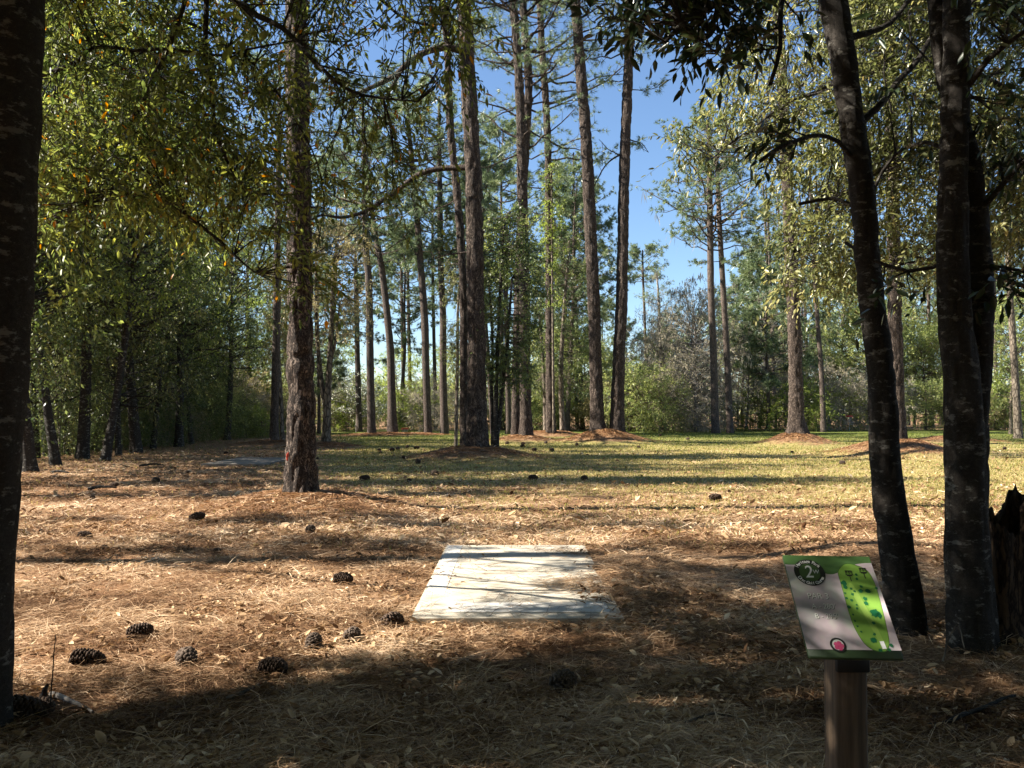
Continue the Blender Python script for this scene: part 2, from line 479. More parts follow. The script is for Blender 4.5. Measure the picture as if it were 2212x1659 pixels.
def ground():
    def axis(a, b, st, far):
        core = np.arange(a, b, st)
        lo, hi = [], []
        v, s = a, st
        while v > -far:
            s *= 1.16; v -= s; lo.append(v)
        v, s = core[-1], st
        while v < far:
            s *= 1.13; v += s; hi.append(v)
        return np.concatenate([lo[::-1], core, hi])
    xs = axis(-14, 14, .09, 700); ys = axis(1.5, 34, .10, 900)
    X, Y = np.meshgrid(xs, ys)
    Z = gh(X, Y)
    nx, ny = len(xs), len(ys)
    idx = np.arange(nx * ny).reshape(ny, nx)
    q = np.stack([idx[:-1, :-1], idx[:-1, 1:], idx[1:, 1:], idx[1:, :-1]], -1).reshape(-1, 4)
    mb = MB(); mb.add(np.stack([X, Y, Z], -1), [q], straw_amount(X, Y).reshape(-1))
    tag(mb.build('ground', M['ground'], None, True), kind='structure')
ground()

# ------------------------------------------------------------------ litter
PAD = dict(x0=-.745, x1=.825, y0=6.33, y1=9.78, z=.042)
def in_pad(x, y):
    return (x > PAD['x0'] - .02) & (x < PAD['x1'] + .02) & (y > PAD['y0'] - .02) & (y < PAD['y1'] + .02)

def scatter(n, y0, y1, pw=1.0, wide=.66, extra=.6):
    """points on the ground, thinning with distance"""
    u = rng.uniform(0, 1, n)
    y = (y0 ** (1 - pw) + u * (y1 ** (1 - pw) - y0 ** (1 - pw))) ** (1 / (1 - pw)) if pw != 1 else y0 * (y1 / y0) ** u
    x = rng.uniform(-1, 1, n) * (wide * y + extra)
    return x, y

def fallen_needles(n, y0, y1, wid, keep, pw=1.0):
    x, y = scatter(n, y0, y1, pw)
    k = rng.uniform(0, 1, n) < keep(x, y); x, y = x[k], y[k]
    pad = in_pad(x, y)
    # a few on the concrete, drifts along its far side
    k = ~pad | (rng.uniform(0, 1, len(x)) < .035 + .85 * np.clip((x - .42 - .2 * np.sin(y * 3.1) - .15 * np.sin(y * 7.3)) / .3, 0, 1) * (y < 9.4) + .10 * noise2(x * 4, y * 4, 61) ** 3)
    x, y, pad = x[k], y[k], pad[k]
    n = len(x)
    z = np.where(pad, PAD['z'] + .004, gh(x, y) + rng.uniform(.0, .022, n))
    a = rng.uniform(0, 2 * math.pi, n); a = np.where(rng.uniform(0, 1, n) < .2, rng.normal(.25, .6, n), a)
    L = rng.uniform(.09, .24, n)
    d = np.stack([np.cos(a), np.sin(a), rng.normal(.03, .14, n)], -1)
    s = np.stack([-np.sin(a), np.cos(a), rng.normal(0, .5, n)], -1) * wid * rng.uniform(.6, 1.2, n)[:, None]
    p = np.stack([x, y, z], -1)
    mid = p + d * (L * .5)[:, None] + s * rng.normal(0, 4, n)[:, None] + np.array([0, 0, 1.0]) * rng.uniform(0, .018, n)[:, None]
    e = p + d * L[:, None]
    e[:, 2] = np.maximum(e[:, 2], np.where(pad, PAD['z'] + .003, gh(e[:, 0], e[:, 1]) + .002))
    t = np.clip(rng.normal(.40, .2, n) + .55 * (noise2(x * 1.1, y * 1.6, 71) - .5) + .5 * (noise2(x * 4.3, y * 5, 72) - .5), 0, 1)
    mb = MB()
    v = np.stack([p - s * .5, p + s * .5, mid + s * .5, mid - s * .5, e + s * .2, e - s * .2], 1).reshape(-1, 3)
    i = np.arange(n)[:, None] * 6
    mb.add(v, [np.concatenate([i + np.array([0, 1, 2, 3]), i + np.array([3, 2, 4, 5])])], np.repeat(t, 6))
    return mb

def fallen_leaves(mb, n, y0, y1, size, keep, pw=1.0):
    x, y = scatter(n, y0, y1, pw)
    k = rng.uniform(0, 1, n) < keep(x, y); x, y = x[k], y[k]
    pad = in_pad(x, y)
    k = ~pad | (rng.uniform(0, 1, len(x)) < .035 + .8 * np.clip((x - .5 - .15 * np.sin(y * 5.1)) / .3, 0, 1) * (y < 9.3))
    x, y, pad = x[k], y[k], pad[k]; n = len(x)
    z = np.where(pad, PAD['z'] + .008, gh(x, y) + rng.uniform(.008, .036, n))
    a = rng.uniform(0, 2 * math.pi, n)
    d = np.stack([np.cos(a), np.sin(a), rng.normal(.12, .38, n)], -1)
    nn = nrm(np.stack([rng.normal(0, .75, n), rng.normal(0, .75, n), np.ones(n)], -1))
    L = size * np.clip(np.exp(rng.normal(-.12, .42, n)), .35, 2.0)
    leaves(mb, np.stack([x, y, z], -1), d, nn, L, L * rng.uniform(.28, .5, n), np.clip(rng.normal(.36, .22, n) + .5 * (noise2(x * 1.1, y * 1.6, 71) - .5), 0, 1))

one = lambda x, y: np.ones_like(x)
stw = lambda x, y: np.clip(straw_amount(x, y), .05, 1) * np.clip(.35 + 1.3 * noise2(x * 1.3, y * 1.3, 21), .2, 1)
nm = fallen_needles(330000, 3.2, 10.5, .0026, lambda x, y: np.clip(1.9 * noise2(x * 1.7, y * 2.4, 73) * (.4 + 1.1 * noise2(x * 6, y * 7, 74)) - .15, .08, 1))
tag(nm.build('pine_straw_litter', M['straw']), 'orange brown fallen pine needles strewn over the open ground', 'pine straw', kind='stuff')
nm = fallen_needles(150000, 9.5, 34, .008, stw)
tag(nm.build('pine_straw_litter', M['straw']), 'fallen pine needles thinning out towards the grass beyond the concrete', 'pine straw', kind='stuff')
def mound_straw():
    ps = []
    for mx_, my_, h, rad in MOUNDS:
        if my_ > 10:
            n = int(5200 if my_ < 35 else 3000)
            a = rng.uniform(0, 2 * math.pi, n); rr = rad * np.abs(rng.normal(0, .48, n))
            ps.append(np.stack([mx_ + rr * np.cos(a), my_ + rr * np.sin(a), np.full(n, .004 + .00042 * my_)], -1))
    p = np.concatenate(ps); n = len(p); x, y, w = p.T
    a = rng.uniform(0, 2 * math.pi, n); L = rng.uniform(.14, .34, n)
    d = np.stack([np.cos(a), np.sin(a), np.zeros(n)], -1); sd = np.stack([-np.sin(a), np.cos(a), rng.normal(0, .5, n)], -1) * w[:, None]
    p0 = np.stack([x, y, gh(x, y) + rng.uniform(0, .05, n)], -1); e = p0 + d * L[:, None]; e[:, 2] = gh(e[:, 0], e[:, 1]) + rng.uniform(0, .06, n)
    i = np.arange(n)[:, None] * 4; mb = MB()
    mb.add(np.stack([p0 - sd * .5, p0 + sd * .5, e + sd * .3, e - sd * .3], 1).reshape(-1, 3), [i + np.array([0, 1, 2, 3])], np.repeat(np.clip(rng.normal(.42, .2, n), 0, .9), 4))
    M['fresh_straw'] = leaf_mat('fresh_straw', [(0, (.06, .026, .012)), (.4, (.21, .105, .046)), (.75, (.38, .225, .11)), (1, (.55, .38, .21))], .15, .5, .3)
    tag(mb.build('pine_straw_litter', M['fresh_straw']), 'orange pine straw raked up round the trunks', 'pine straw', kind='stuff')
mound_straw()
lb = MB()
fallen_leaves(lb, 82000, 3.2, 12, .042, lambda x, y: np.clip(1.7 * noise2(x * 1.3, y * 1.3, 5) * (.3 + 1.2 * noise2(x * 5, y * 5, 75)) - .2, .05, 1))
fallen_leaves(lb, 34000, 10, 36, .075, lambda x, y: np.clip(.35 + .9 * (noise2(x * .7, y * .7, 6) - .3), .1, 1))
tag(lb.build('dry_leaf_litter', M['dry_leaf']), 'tan dry leaves strewn over the straw and grass', 'dry leaves', kind='stuff')

def turf():
    n = 230000
    x, y = scatter(n, 9.5, 62, .6)
    k = rng.uniform(0, 1, n) < np.clip(1.15 - straw_amount(x, y), 0.04, 1) * np.clip(.2 + 1.5 * noise2(x * .8, y * .8, 33), .15, 1)
    x, y = x[k], y[k]; n = len(x)
    z = gh(x, y) - .004
    a = rng.uniform(0, 2 * math.pi, n); w = .004 + .00045 * y
    h = rng.uniform(.025, .075, n)
    p = np.stack([x, y, z], -1); s = np.stack([np.cos(a), np.sin(a), np.zeros(n)], -1) * w[:, None]
    tip = p + np.stack([rng.normal(0, .03, n), rng.normal(0, .03, n), h], -1)
    mb = MB(); i = np.arange(n)[:, None] * 3
    t = np.clip(rng.normal(.62, .2, n) - np.clip((y - 30) / 55, 0, .38) + .25 * (noise2(x * .5, y * .5, 44) - .5), 0, 1)
    mb.add(np.stack([p - s, p + s, tip], 1).reshape(-1, 3), [i + np.array([0, 1, 2])], np.repeat(t, 3))
    tag(mb.build('grass', M['grass']), 'short thin grass growing through the straw across the fairway', 'grass', kind='stuff')
turf()

# ------------------------------------------------------------------ tee pad
def slab(name, x0, x1, y0, y1, zt, h, mat, parent, bev=.012, n=26, seed=0):
    mb = MB()
    xs = np.linspace(x0, x1, n); ys = np.linspace(y0, y1, n * 2)
    X, Y = np.meshgrid(xs, ys)
    ed = np.minimum(np.minimum(X - x0, x1 - X), np.minimum(Y - y0, y1 - Y))
    Z = zt - bev * np.exp(-ed / .01) * .7 + .004 * (noise2(X * 3, Y * 3, seed) - .5)
    idx = np.arange(X.size).reshape(X.shape)
    q = np.stack([idx[:-1, :-1], idx[:-1, 1:], idx[1:, 1:], idx[1:, :-1]], -1).reshape(-1, 4)
    mb.add(np.stack([X, Y, Z], -1), [q])
    loop = np.concatenate([idx[0, :], idx[1:, -1], idx[-1, -2::-1], idx[-2:0:-1, 0]])
    top = np.stack([X, Y, Z], -1).reshape(-1, 3)[loop]
    bot = top.copy(); bot[:, 2] = zt - h
    m = len(top); i = np.arange(m); j = (i + 1) % m
    mb.add(np.vstack([top, bot]), [np.stack([i, i + m, j + m, j], -1)])
    return mb.build(name, mat, parent)

def concrete_mat(name, base, stain):
    m, nt, out = new_mat(name); L = nt.links.new
    tc = N(nt, 'TexCoord')
    n1 = N(nt, 'TexNoise', Scale=2.2, Detail=6.0, Roughness=.6); L(tc.outputs['Object'], n1.inputs[0])
    n2 = N(nt, 'TexNoise', Scale=90.0, Detail=4.0, Roughness=.8); L(tc.outputs['Object'], n2.inputs[0])
    c1 = ramp(nt, [(.3, stain), (.62, base)], n1.outputs[0])
    c2 = ramp(nt, [(.3, (.72, .72, .72)), (.55, (1, 1, 1))], n2.outputs[0])
    mx = N(nt, 'Mix', data_type='RGBA', blend_type='MULTIPLY'); mx.inputs[0].default_value = 1
    L(c1.outputs[0], mx.inputs[6]); L(c2.outputs[0], mx.inputs[7])
    pb = N(nt, 'BsdfPrincipled', Roughness=.85); pb.inputs['Specular IOR Level'].default_value = .25
    L(mx.outputs[2], pb.inputs['Base Color'])
    bp = N(nt, 'Bump', Strength=.25, Distance=.004); L(n2.outputs[0], bp.inputs['Height']); L(bp.outputs[0], pb.inputs['Normal'])
    L(pb.outputs[0], out.inputs[0])
    return m
M['concrete'] = concrete_mat('concrete', (.50, .45, .36), (.36, .31, .24))
M['pale_concrete'] = concrete_mat('pale_concrete', (.52, .50, .46), (.43, .41, .37))
M['old_concrete'] = concrete_mat('old_concrete', (.24, .21, .175), (.16, .14, .115))  # darker concrete: shade over the second pad put into its colour

t = thing('tee_pad', 'pale concrete tee pad slab set in the pine straw, drifted over along one side', 'tee pad', (0.04, 8.05, 0))
off = Vector((0.04, 8.05, 0))
slab('slab', PAD['x0'] - off.x, PAD['x1'] - off.x, PAD['y0'] - off.y, PAD['y1'] - off.y, PAD['z'], .14, M['concrete'], t, seed=2)
slab('patch_strip', -.50 - off.x, .74 - off.x, 6.47 - off.y, 6.80 - off.y, PAD['z'] + .006, .006, M['pale_concrete'], t, .002, 16, 5)
for x, y0, y1, w in ((-.66, 6.6, 9.7, .1),):
    slab('trowelled_edge', x - .06 - off.x, x + w - off.x, 7.1 - off.y, y1 - off.y, PAD['z'] + .003, .003, M['pale_concrete'], t, .001, 14, 7)
p = G(552, 998)
t = thing('tee_pad', 'grey second concrete tee pad half hidden behind the nearest pine', 'tee pad', (-8.0, 26.3, 0))
z0 = float(gh(np.array([-8.0]), np.array([26.3]))[0])
slab('slab', -.95, .85, -1.7, 1.7, z0 + .07, .2, M['old_concrete'], t, seed=4)

# ------------------------------------------------------------------ tree builders
def px_path(pts, Y, dY=0.0, foot=True):
    """[(px, py, width px)] bottom first -> rows x, y, z, radius at distance Y"""
    out = []
    for i, (px, py, w) in enumerate(pts):
        y = Y + dY * i / max(1, len(pts) - 1)
        p = P(px, py, y)
        out.append([p[0], p[1], p[2], w / 2 * y / 1843.0])
    if foot:
        b = list(out[0]); b[2] = float(gh(np.array([b[0]]), np.array([b[1]]))[0]) - .12
        if out[0][2] - b[2] > .05: out = [b] + out
    return out

def extend(path, H, rtop=.07, lean=None):
    a = np.array(path[-1], float)
    if a[2] < H - .5:
        d = nrm(np.array(path[-1][:3]) - np.array(path[-2][:3])) if lean is None else np.array(lean)
        k = (H - a[2])
        for f in (.4, .75, 1.0):
            path.append([a[0] + d[0] / max(d[2], .3) * k * f * .8, a[1] + d[1] * k * f * .5, a[2] + k * f, a[3] + (rtop - a[3]) * f])
    return path

def pine_crown(lm, tm, c, z0, z1, n, Lmax, seed, tuft_L=.26, tuft_m=14, tuft_w=.016, ns=5, low=.25, az0=None):
    r = np.random.default_rng(seed)
    u = np.sort(r.uniform(0, 1, n) ** .85)
    h = z0 + (z1 - z0) * u
    zs = c[:, 2]
    st = np.stack([np.interp(h, zs, c[:, k]) for k in range(3)], -1)
    rr = np.interp(h, zs, c[:, 3])
    az = np.arange(n) * 2.399 + r.normal(0, .5, n)
    L = Lmax * (low + (1 - low) * np.clip(np.minimum((1 - u) * 1.5 + .12, .45 + u * 1.6), 0, 1)) * r.uniform(.6, 1.15, n)
    up = r.normal(.08, .18, n) + .55 * u
    d = nrm(np.stack([np.cos(az), np.sin(az), up], -1))
    K = 7; T = np.linspace(0, 1, K)
    side = nrm(np.cross(d, [0, 0, 1.0]))
    wig = r.normal(0, 1, (n, K)).cumsum(1) * .035
    wz = r.normal(0, 1, (n, K)).cumsum(1) * .035
    pts = st[:, None] + d[:, None] * (L[:, None] * T)[..., None] + np.array([0, 0, 1.0]) * (L[:, None] * (.16 * T ** 2 - .10 * T) + L[:, None] * wz)[..., None] + side[:, None] * (L[:, None] * wig)[..., None]
    rb = np.clip(L * .014 + .01, .012, rr * .6)
    tubes(tm, pts, rb[:, None] * np.linspace(1, .25, K)[None], 5)
    bi = np.repeat(np.arange(n), ns)
    t = np.tile(np.linspace(.38, .97, ns), n) + r.uniform(-.06, .06, n * ns)
    t = np.clip(t, .2, 1)
    k = t * (K - 1); i0 = np.minimum(k.astype(int), K - 2); f = (k - i0)[:, None]
    p0 = pts[bi, i0] * (1 - f) + pts[bi, i0 + 1] * f
    sgn = np.where(r.uniform(0, 1, n * ns) < .5, 1, -1)[:, None]
    sd = nrm(d[bi] * r.uniform(.3, 1, n * ns)[:, None] + side[bi] * sgn * r.uniform(.3, 1, n * ns)[:, None] + np.array([0, 0, 1.0]) * r.uniform(-.05, .55, n * ns)[:, None])
    sl = L[bi] * r.uniform(.14, .36, n * ns) + .12
    e = p0 + sd * sl[:, None] + np.array([0, 0, .06]) * sl[:, None]
    mid = (p0 + e) / 2 + r.normal(0, .05, e.shape) * sl[:, None]
    tubes(tm, np.stack([p0, mid, e], 1), np.tile([.014, .011, .006], (len(e), 1)), 3)
    cs = np.concatenate([e, p0 + (e - p0) * .62 + r.normal(0, .05, e.shape), pts[:, -1], p0 + (e - p0) * .85 + r.normal(0, .16, e.shape), e + r.normal(0, .22, e.shape)])
    ax = np.concatenate([sd, nrm(sd + r.normal(0, .5, sd.shape)), d, nrm(sd + np.array([0, 0, .6]) + r.normal(0, .4, sd.shape)), nrm(sd + r.normal(0, .6, sd.shape))])
    tufts(lm, cs, ax, tuft_m, tuft_L, tuft_w, r)
    return pts

def moss_strands(mb, cen, r, L=.7, m=7, w=.05):
    c = np.repeat(cen, m, 0) + r.normal(0, .16, (len(cen) * m, 3))
    n = len(c)
    d = nrm(np.stack([r.normal(0, .28, n), r.normal(0, .28, n), -np.ones(n)], -1))
    kites(mb, c, d, nrm(r.normal(0, 1, (n, 3)) * [1, 1, .2]), L * r.uniform(.3, 1.2, n), w * r.uniform(.5, 1.2, n), np.clip(r.normal(.5, .2, n), 0, 1))

def pine(name, label, pts, Y, H, z0, n, Lmax, seed, group=None, bark='pine_bark', sides=18, step=.25, amp=.02, needle='needle', flare=.3, cat='pine tree', limbs=(), tuft_L=.28, tuft_m=20, tuft_w=.020, ns=6, dY=0.0, bs=7.0, moss=0):
    path = extend(px_path([(a_, b_, w_ * .94) for a_, b_, w_ in pts], Y, dY), H)
    base = path[0]
    t = thing(name, label, cat, (base[0], base[1], base[2] + .1), group)
    off = np.array([base[0], base[1], base[2] + .1, 0])
    path = np.array(path) - off
    tb = MB()
    c = trunk_tube(tb, path, sides, step, amp, flare, .45, seed, bs)
    lm, bm = MB(), MB()
    tips = pine_crown(lm, bm, c, z0 - off[2], H - off[2], n, Lmax, seed, tuft_L, tuft_m, tuft_w, ns)
    r = np.random.default_rng(seed + 500)
    for lp, rad in limbs:                       # boughs seen in the photograph
        q = np.array([P(a, b, Y + cY) for a, b, cY in lp]) - off[:3]
        q = catmull(np.hstack([q, np.linspace(rad, rad * .3, len(q))[:, None]]), .18)
        q[:, :3] += (noise3(q[:, :3] * 2.1, seed)[:, None] - .5) * .12
        tubes(bm, q[None, :, :3], q[None, :, 3], 7)
        for k in range(3, len(q), 2):
            e = q[k, :3] + nrm(r.normal(0, 1, 3) + np.array([-.4, 0, .25])) * r.uniform(.3, 1.0)
            m_ = (q[k, :3] + e) / 2 + r.normal(0, .06, 3)
            tubes(bm, np.array([[q[k, :3], m_, e]]), np.array([[.014, .01, .005]]), 4)
            if k > len(q) * .35:
                ee = np.array([e, (e + m_) / 2, e + r.normal(0, .15, 3), e + r.normal(0, .25, 3), m_ + r.normal(0, .15, 3)])
                tufts(lm, ee, nrm(np.tile(e - m_, (5, 1)) + r.normal(0, .3, (5, 3))), tuft_m + 8, tuft_L * 1.15, tuft_w, r)
    tb.build('trunk', M[bark], t, True)
    bm.build('branches', M[bark], t, True)
    lm.build('crown', M[needle], t)
    if moss:
        mm = MB(); k = r.integers(0, len(tips), moss)
        moss_strands(mm, tips[k, r.integers(2, 7, moss)], r, 1.0, 8, .05)
        mm.build('hanging_moss', M['moss'], t)
    return t

def hardwood_mesh(seed, H, Rx, zb, nb, per, L, w, stems=1, r0=.12, lean=.035, n_tw=3, m=7, tw=.55, droop=.3, far=True, squash=1.0, spread=.9, twig=.004, dead=0.0, amp=.006):
    """trunk, branches and leaf mass of one broadleaf tree standing at the origin"""
    r = np.random.default_rng(seed)
    tb, lm = MB(), MB()
    paths = []
    for s in range(stems):
        a = r.uniform(0, 6.28); o = .0 if stems == 1 else .16
        k = np.linspace(0, 1, 6)
        x = o * math.cos(a) + k * H * r.normal(0, lean) + np.sin(k * 5 + a) * .02 * H * .5
        y = o * math.sin(a) + k * H * r.normal(0, lean) + np.cos(k * 4 + a) * .02 * H * .5
        z = -.15 + k * (H * .86 + .15)
        rad = r0 * (1 - k * .85) * (1 if s == 0 else .75)
        c = trunk_tube(tb, np.stack([x, y, z, rad], -1), 10, max(.25, H / 30), amp, .35, .3, seed + s)
        paths.append(c)
    c = np.vstack(paths)
    u = r.uniform(0, 1, nb); th = r.uniform(0, 6.28, nb)
    zc = zb + (H - zb) * u ** .9
    prof = np.sqrt(np.clip(1 - ((u - .42) / .62) ** 2, .05, 1))
    rad = Rx * prof * np.sqrt(r.uniform(.12, 1, nb)) * r.uniform(.75, 1.15, nb)
    j = np.array([np.argmin(np.abs(c[:, 2] - z * .82) + r.uniform(0, .25, len(c))) for z in zc])
    bo = c[j, :3]
    cen = np.stack([bo[:, 0] + rad * np.cos(th), bo[:, 1] + rad * np.sin(th), zc], -1)
    mid = bo * .45 + cen * .55 + np.stack([np.zeros(nb), np.zeros(nb), -.1 * rad], -1) + r.normal(0, .06, (nb, 3)) * rad[:, None]
    tubes(tb, np.stack([bo, mid, cen], 1), np.stack([np.minimum(.02 + rad * .012, c[j, 3] * .7), .012 + rad * .006, np.full(nb, .008)], 1), 4)
    sub = np.repeat(cen, per, 0) + r.normal(0, 1, (nb * per, 3)) * np.array([.17, .17, .13 * squash]) * Rx
    out = nrm(sub - np.array([0, 0, (zb + H) * .45]) - np.append(c[:, :2].mean(0), 0))
    sprays(lm, tb if twig else None, sub, nrm(out + np.array([0, 0, -.15])), n_tw, tw, m, L, w, droop, r, far, twig, spread, dead)
    return tb, lm

def hardwood(name, label, x, y, seed, bark, leaf, group=None, cat='tree', moss=0, **kw):
    z = float(gh(np.array([x]), np.array([y]))[0])
    t = thing(name, label, cat, (x, y, z), group)
    tb, lm = hardwood_mesh(seed, **kw)
    tb.build('trunk', M[bark], t, True)
    lm.build('crown', M[leaf], t)
    if moss:
        r = np.random.default_rng(seed + 77); v = np.concatenate(lm.v); mm = MB()
        moss_strands(mm, v[r.integers(0, len(v), moss)].astype(float), r, 1.3, 9, .07)
        mm.build('hanging_moss', M['moss'], t)
    return t

# ------------------------------------------------------------------ the pines one can tell apart
pine('pine_tree', 'nearest tall pine with thick plated bark, dabbed red low on its trunk', [(649, 1066, 66), (650, 900, 58), (648, 600, 53), (644, 300, 50), (641, 0, 48)], 13.5, 19, 10.5, 26, 3.4, 11,
     sides=80, step=.04, amp=.045, bs=9.0, tuft_m=20, tuft_w=.008)
pt = P(619, 983, 13.3)
bl = MB()
for k in range(5):
    th = np.linspace(0, 2 * math.pi, 9)[:-1]
    rr = rng.uniform(.02, .035, 8)
    c0 = np.array([.004 * k, -.006 + .004 * k, rng.uniform(-.05, .05)])
    ring = np.stack([rr * np.cos(th) * .5, np.full(8, 0.0), rr * np.sin(th) * 1.4], -1) + c0
    bl.add(np.vstack([ring, c0 + [0, -.012, 0]]), [np.stack([np.arange(8), (np.arange(8) + 1) % 8, np.full(8, 8)], -1)])
M['red_paint'] = flat_mat('red_paint', (.42, .05, .025), .6, .3)
_p = bpy.data.objects['pine_tree']
o = bl.build('paint_mark', M['red_paint'], _p); o.location = Vector(pt) + Vector((.012, -.02, 0)) - _p.location

pine('pine_tree', 'stout bent pine in the middle of the clearing with two long dark boughs', [(1031, 957, 46), (1030, 850, 42), (1029, 700, 40), (1023, 400, 37), (1013, 200, 35), (1002, 0, 33), (990, -160, 30)], 28.0, 24, 15.0, 40, 5.0, 12,
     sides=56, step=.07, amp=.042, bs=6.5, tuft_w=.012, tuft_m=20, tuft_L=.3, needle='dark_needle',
     limbs=[([(1012, 112, 0), (960, 104, -.4), (905, 120, -.8), (850, 165, -1.2), (800, 190, -1.5), (755, 210, -1.6), (720, 240, -1.6)], .13), ([(870, 150, -1), (830, 215, -1.2), (800, 255, -1.4)], .06),
            ([(1018, 360, 0), (985, 362, .2), (915, 372, .4), (860, 410, .6), (820, 438, .7), (775, 462, .8), (735, 470, .9), (700, 462, 1.0), (672, 475, 1.0)], .11), ([(800, 445, .7), (770, 490, .8), (738, 520, .9)], .03),
            ([(1010, 545, 0), (975, 550, .3), (930, 560, .6)], .04)])
pine('pine_tree', 'thin kinked pine rubbing the back of the stout bent pine', [(1003, 952, 20), (1002, 800, 18), (1000, 600, 18), (988, 428, 17), (975, 300, 17), (971, 233, 16), (966, 110, 14), (957, 0, 13), (945, -120, 12)], 31.0, 20, 15, 18, 3.0, 13, sides=32, step=.08, amp=.03,
     limbs=[([(975, 205, 0), (950, 190, .2), (925, 165, .4), (890, 150, .5)], .08), ([(975, 240, 0), (955, 222, -.2), (925, 200, -.3)], .05), ([(990, 430, 0), (960, 445, .4), (900, 470, .8)], .035)])
pine('pine_tree', 'front pine of the entwined pair on a low orange straw mound', [(1137, 936, 28), (1135, 850, 25), (1132, 600, 24), (1128, 400, 24), (1126, 280, 22), (1118, 120, 19), (1108, 0, 18), (1096, -150, 16)], 44.0, 31, 17, 46, 5.2, 14, sides=44, step=.09, amp=.042,
     limbs=[([(1124, 300, 0), (1090, 285, .3), (1060, 255, .6), (1030, 240, .8)], .07), ([(1125, 330, 0), (1080, 350, -.3), (1045, 362, -.6)], .05), ([(1118, 130, 0), (1098, 110, .2), (1075, 92, .4)], .06), ([(1127, 425, 0), (1095, 410, .3), (1065, 402, .6)], .04)])
pine('pine_tree', 'rear pine of the entwined pair crossing behind its partner', [(1115, 936, 22), (1116, 800, 20), (1121, 600, 20), (1130, 400, 20), (1138, 260, 19), (1142, 180, 18), (1136, 90, 17), (1129, 0, 16), (1122, -120, 15)], 45.2, 30, 15, 44, 5.0, 15, sides=40, step=.1, amp=.042,
     limbs=[([(1140, 220, 0), (1165, 200, .3), (1200, 150, .6)], .06)])
pine('pine_tree', 'vine wrapped pine behind the entwined pair', [(1190, 928, 22), (1188, 800, 19), (1187, 600, 17), (1186, 427, 17), (1182, 272, 16), (1172, 120, 15), (1165, 0, 14), (1158, -100, 13)], 51, 33, 13, 50, 5.0, 16, sides=30, step=.12, amp=.042)
pine('pine_tree', 'straight left member of the two sunlit pines sharing one mound', [(1291, 934, 32), (1287, 800, 28), (1282, 640, 28), (1272, 420, 27), (1264, 272, 25), (1254, 150, 24), (1243, 0, 22), (1230, -160, 20)], 43.5, 31, 20.5, 26, 4.4, 17, sides=44, step=.09, amp=.042)
pine('pine_tree', 'bowed right member of the two sunlit pines sharing one mound', [(1332, 934, 31), (1336, 800, 28), (1343, 640, 26), (1348, 388, 24), (1357, 155, 22), (1363, 0, 20), (1368, -160, 18)], 43.5, 31, 18, 24, 4.4, 18, sides=44, step=.09, amp=.042,
     limbs=[([(1345, 330, 0), (1310, 355, .4), (1285, 400, .8), (1270, 430, 1)], .05), ([(1347, 340, 0), (1320, 325, -.4), (1295, 300, -.8)], .04), ([(1354, 300, 0), (1385, 310, .3), (1400, 330, .5)], .04)])
pine('pine_tree', 'slim leaning pine with a side bough, fourth trunk past the nearest pine', [(924, 936, 19), (920, 800, 17), (917, 686, 17), (907, 550, 15), (898, 428, 14), (893, 380, 13), (885, 300, 11)], 58, 24, 13.5, 52, 4.8, 19, bark='far_bark', sides=14, step=.4, amp=.02, tuft_w=.032, tuft_m=20, ns=6,
     limbs=[([(907, 560, 0), (880, 520, .2), (850, 480, .4), (830, 450, .5)], .07)])
pine('pine_tree', 'slim pine between the leaning one and the stout bent pine', [(960, 932, 19), (957, 800, 16), (957, 686, 15), (952, 560, 14), (950, 400, 12)], 60, 24, 11, 44, 4.6, 20, bark='far_bark', sides=14, step=.4, amp=.02, tuft_w=.032, tuft_m=20, ns=6)
pine('pine_tree', 'dark upright pine on a small straw mound, second trunk past the nearest pine', [(803, 937, 19), (800, 800, 17), (797, 619, 16), (792, 553, 15), (788, 430, 13)], 56, 22, 12, 44, 4.8, 21, bark='far_bark', sides=14, step=.4, amp=.02, tuft_w=.032, tuft_m=20, ns=6)
pine('pine_tree', 'dark swaying pine forked to one side beside the dark upright pine', [(848, 935, 24), (846, 850, 19), (843, 753, 17), (832, 640, 15), (823, 570, 14), (808, 490, 12), (800, 430, 11)], 58, 21, 11, 36, 4.3999999999999995, 22, bark='far_bark', sides=14, step=.4, amp=.02, tuft_w=.032, tuft_m=20, ns=6,
     limbs=[([(836, 670, 0), (815, 655, .2), (795, 652, .4)], .07)])
pine('pine_tree', 'pine standing on its own mound just past the nearest pine', [(592, 952, 20), (594, 860, 18), (596, 780, 17), (598, 600, 15), (601, 400, 13)], 41, 19, 10, 48, 4.6, 23, bark='far_bark', sides=16, step=.3, amp=.02, tuft_w=.018)
pine('pine_tree', 'big pine with a spreading foot on a raked mound, alone at the field side', [(1721, 927, 36), (1720, 880, 33), (1717, 760, 29), (1712, 620, 29), (1706, 500, 27), (1696, 300, 24), (1688, 160, 22), (1677, 0, 19), (1668, -140, 17)], 40.5, 29, 14, 26, 4.4, 24, sides=44, step=.09, amp=.042, flare=.55)
pine('pine_tree', 'reddish pine standing right behind the leaning oak by the sign', [(1938, 940, 36), (1936, 800, 31), (1932, 620, 29), (1928, 400, 27), (1922, 200, 24), (1918, 0, 22)], 30, 22, 14.5, 20, 3.8, 25, sides=40, step=.09, amp=.042)
pine('pine_tree', 'broad crowned far pine with grey moss standing tall against open sky', [(1545, 929, 18), (1541, 760, 16), (1536, 640, 15), (1534, 500, 14), (1532, 333, 11), (1528, 262, 5)], 62, 22.6, 12.2, 58, 5.0, 26, bark='far_bark', sides=14, step=.4, amp=.02, flare=.35, tuft_w=.032, tuft_m=20, ns=7, moss=26, tuft_L=.3)
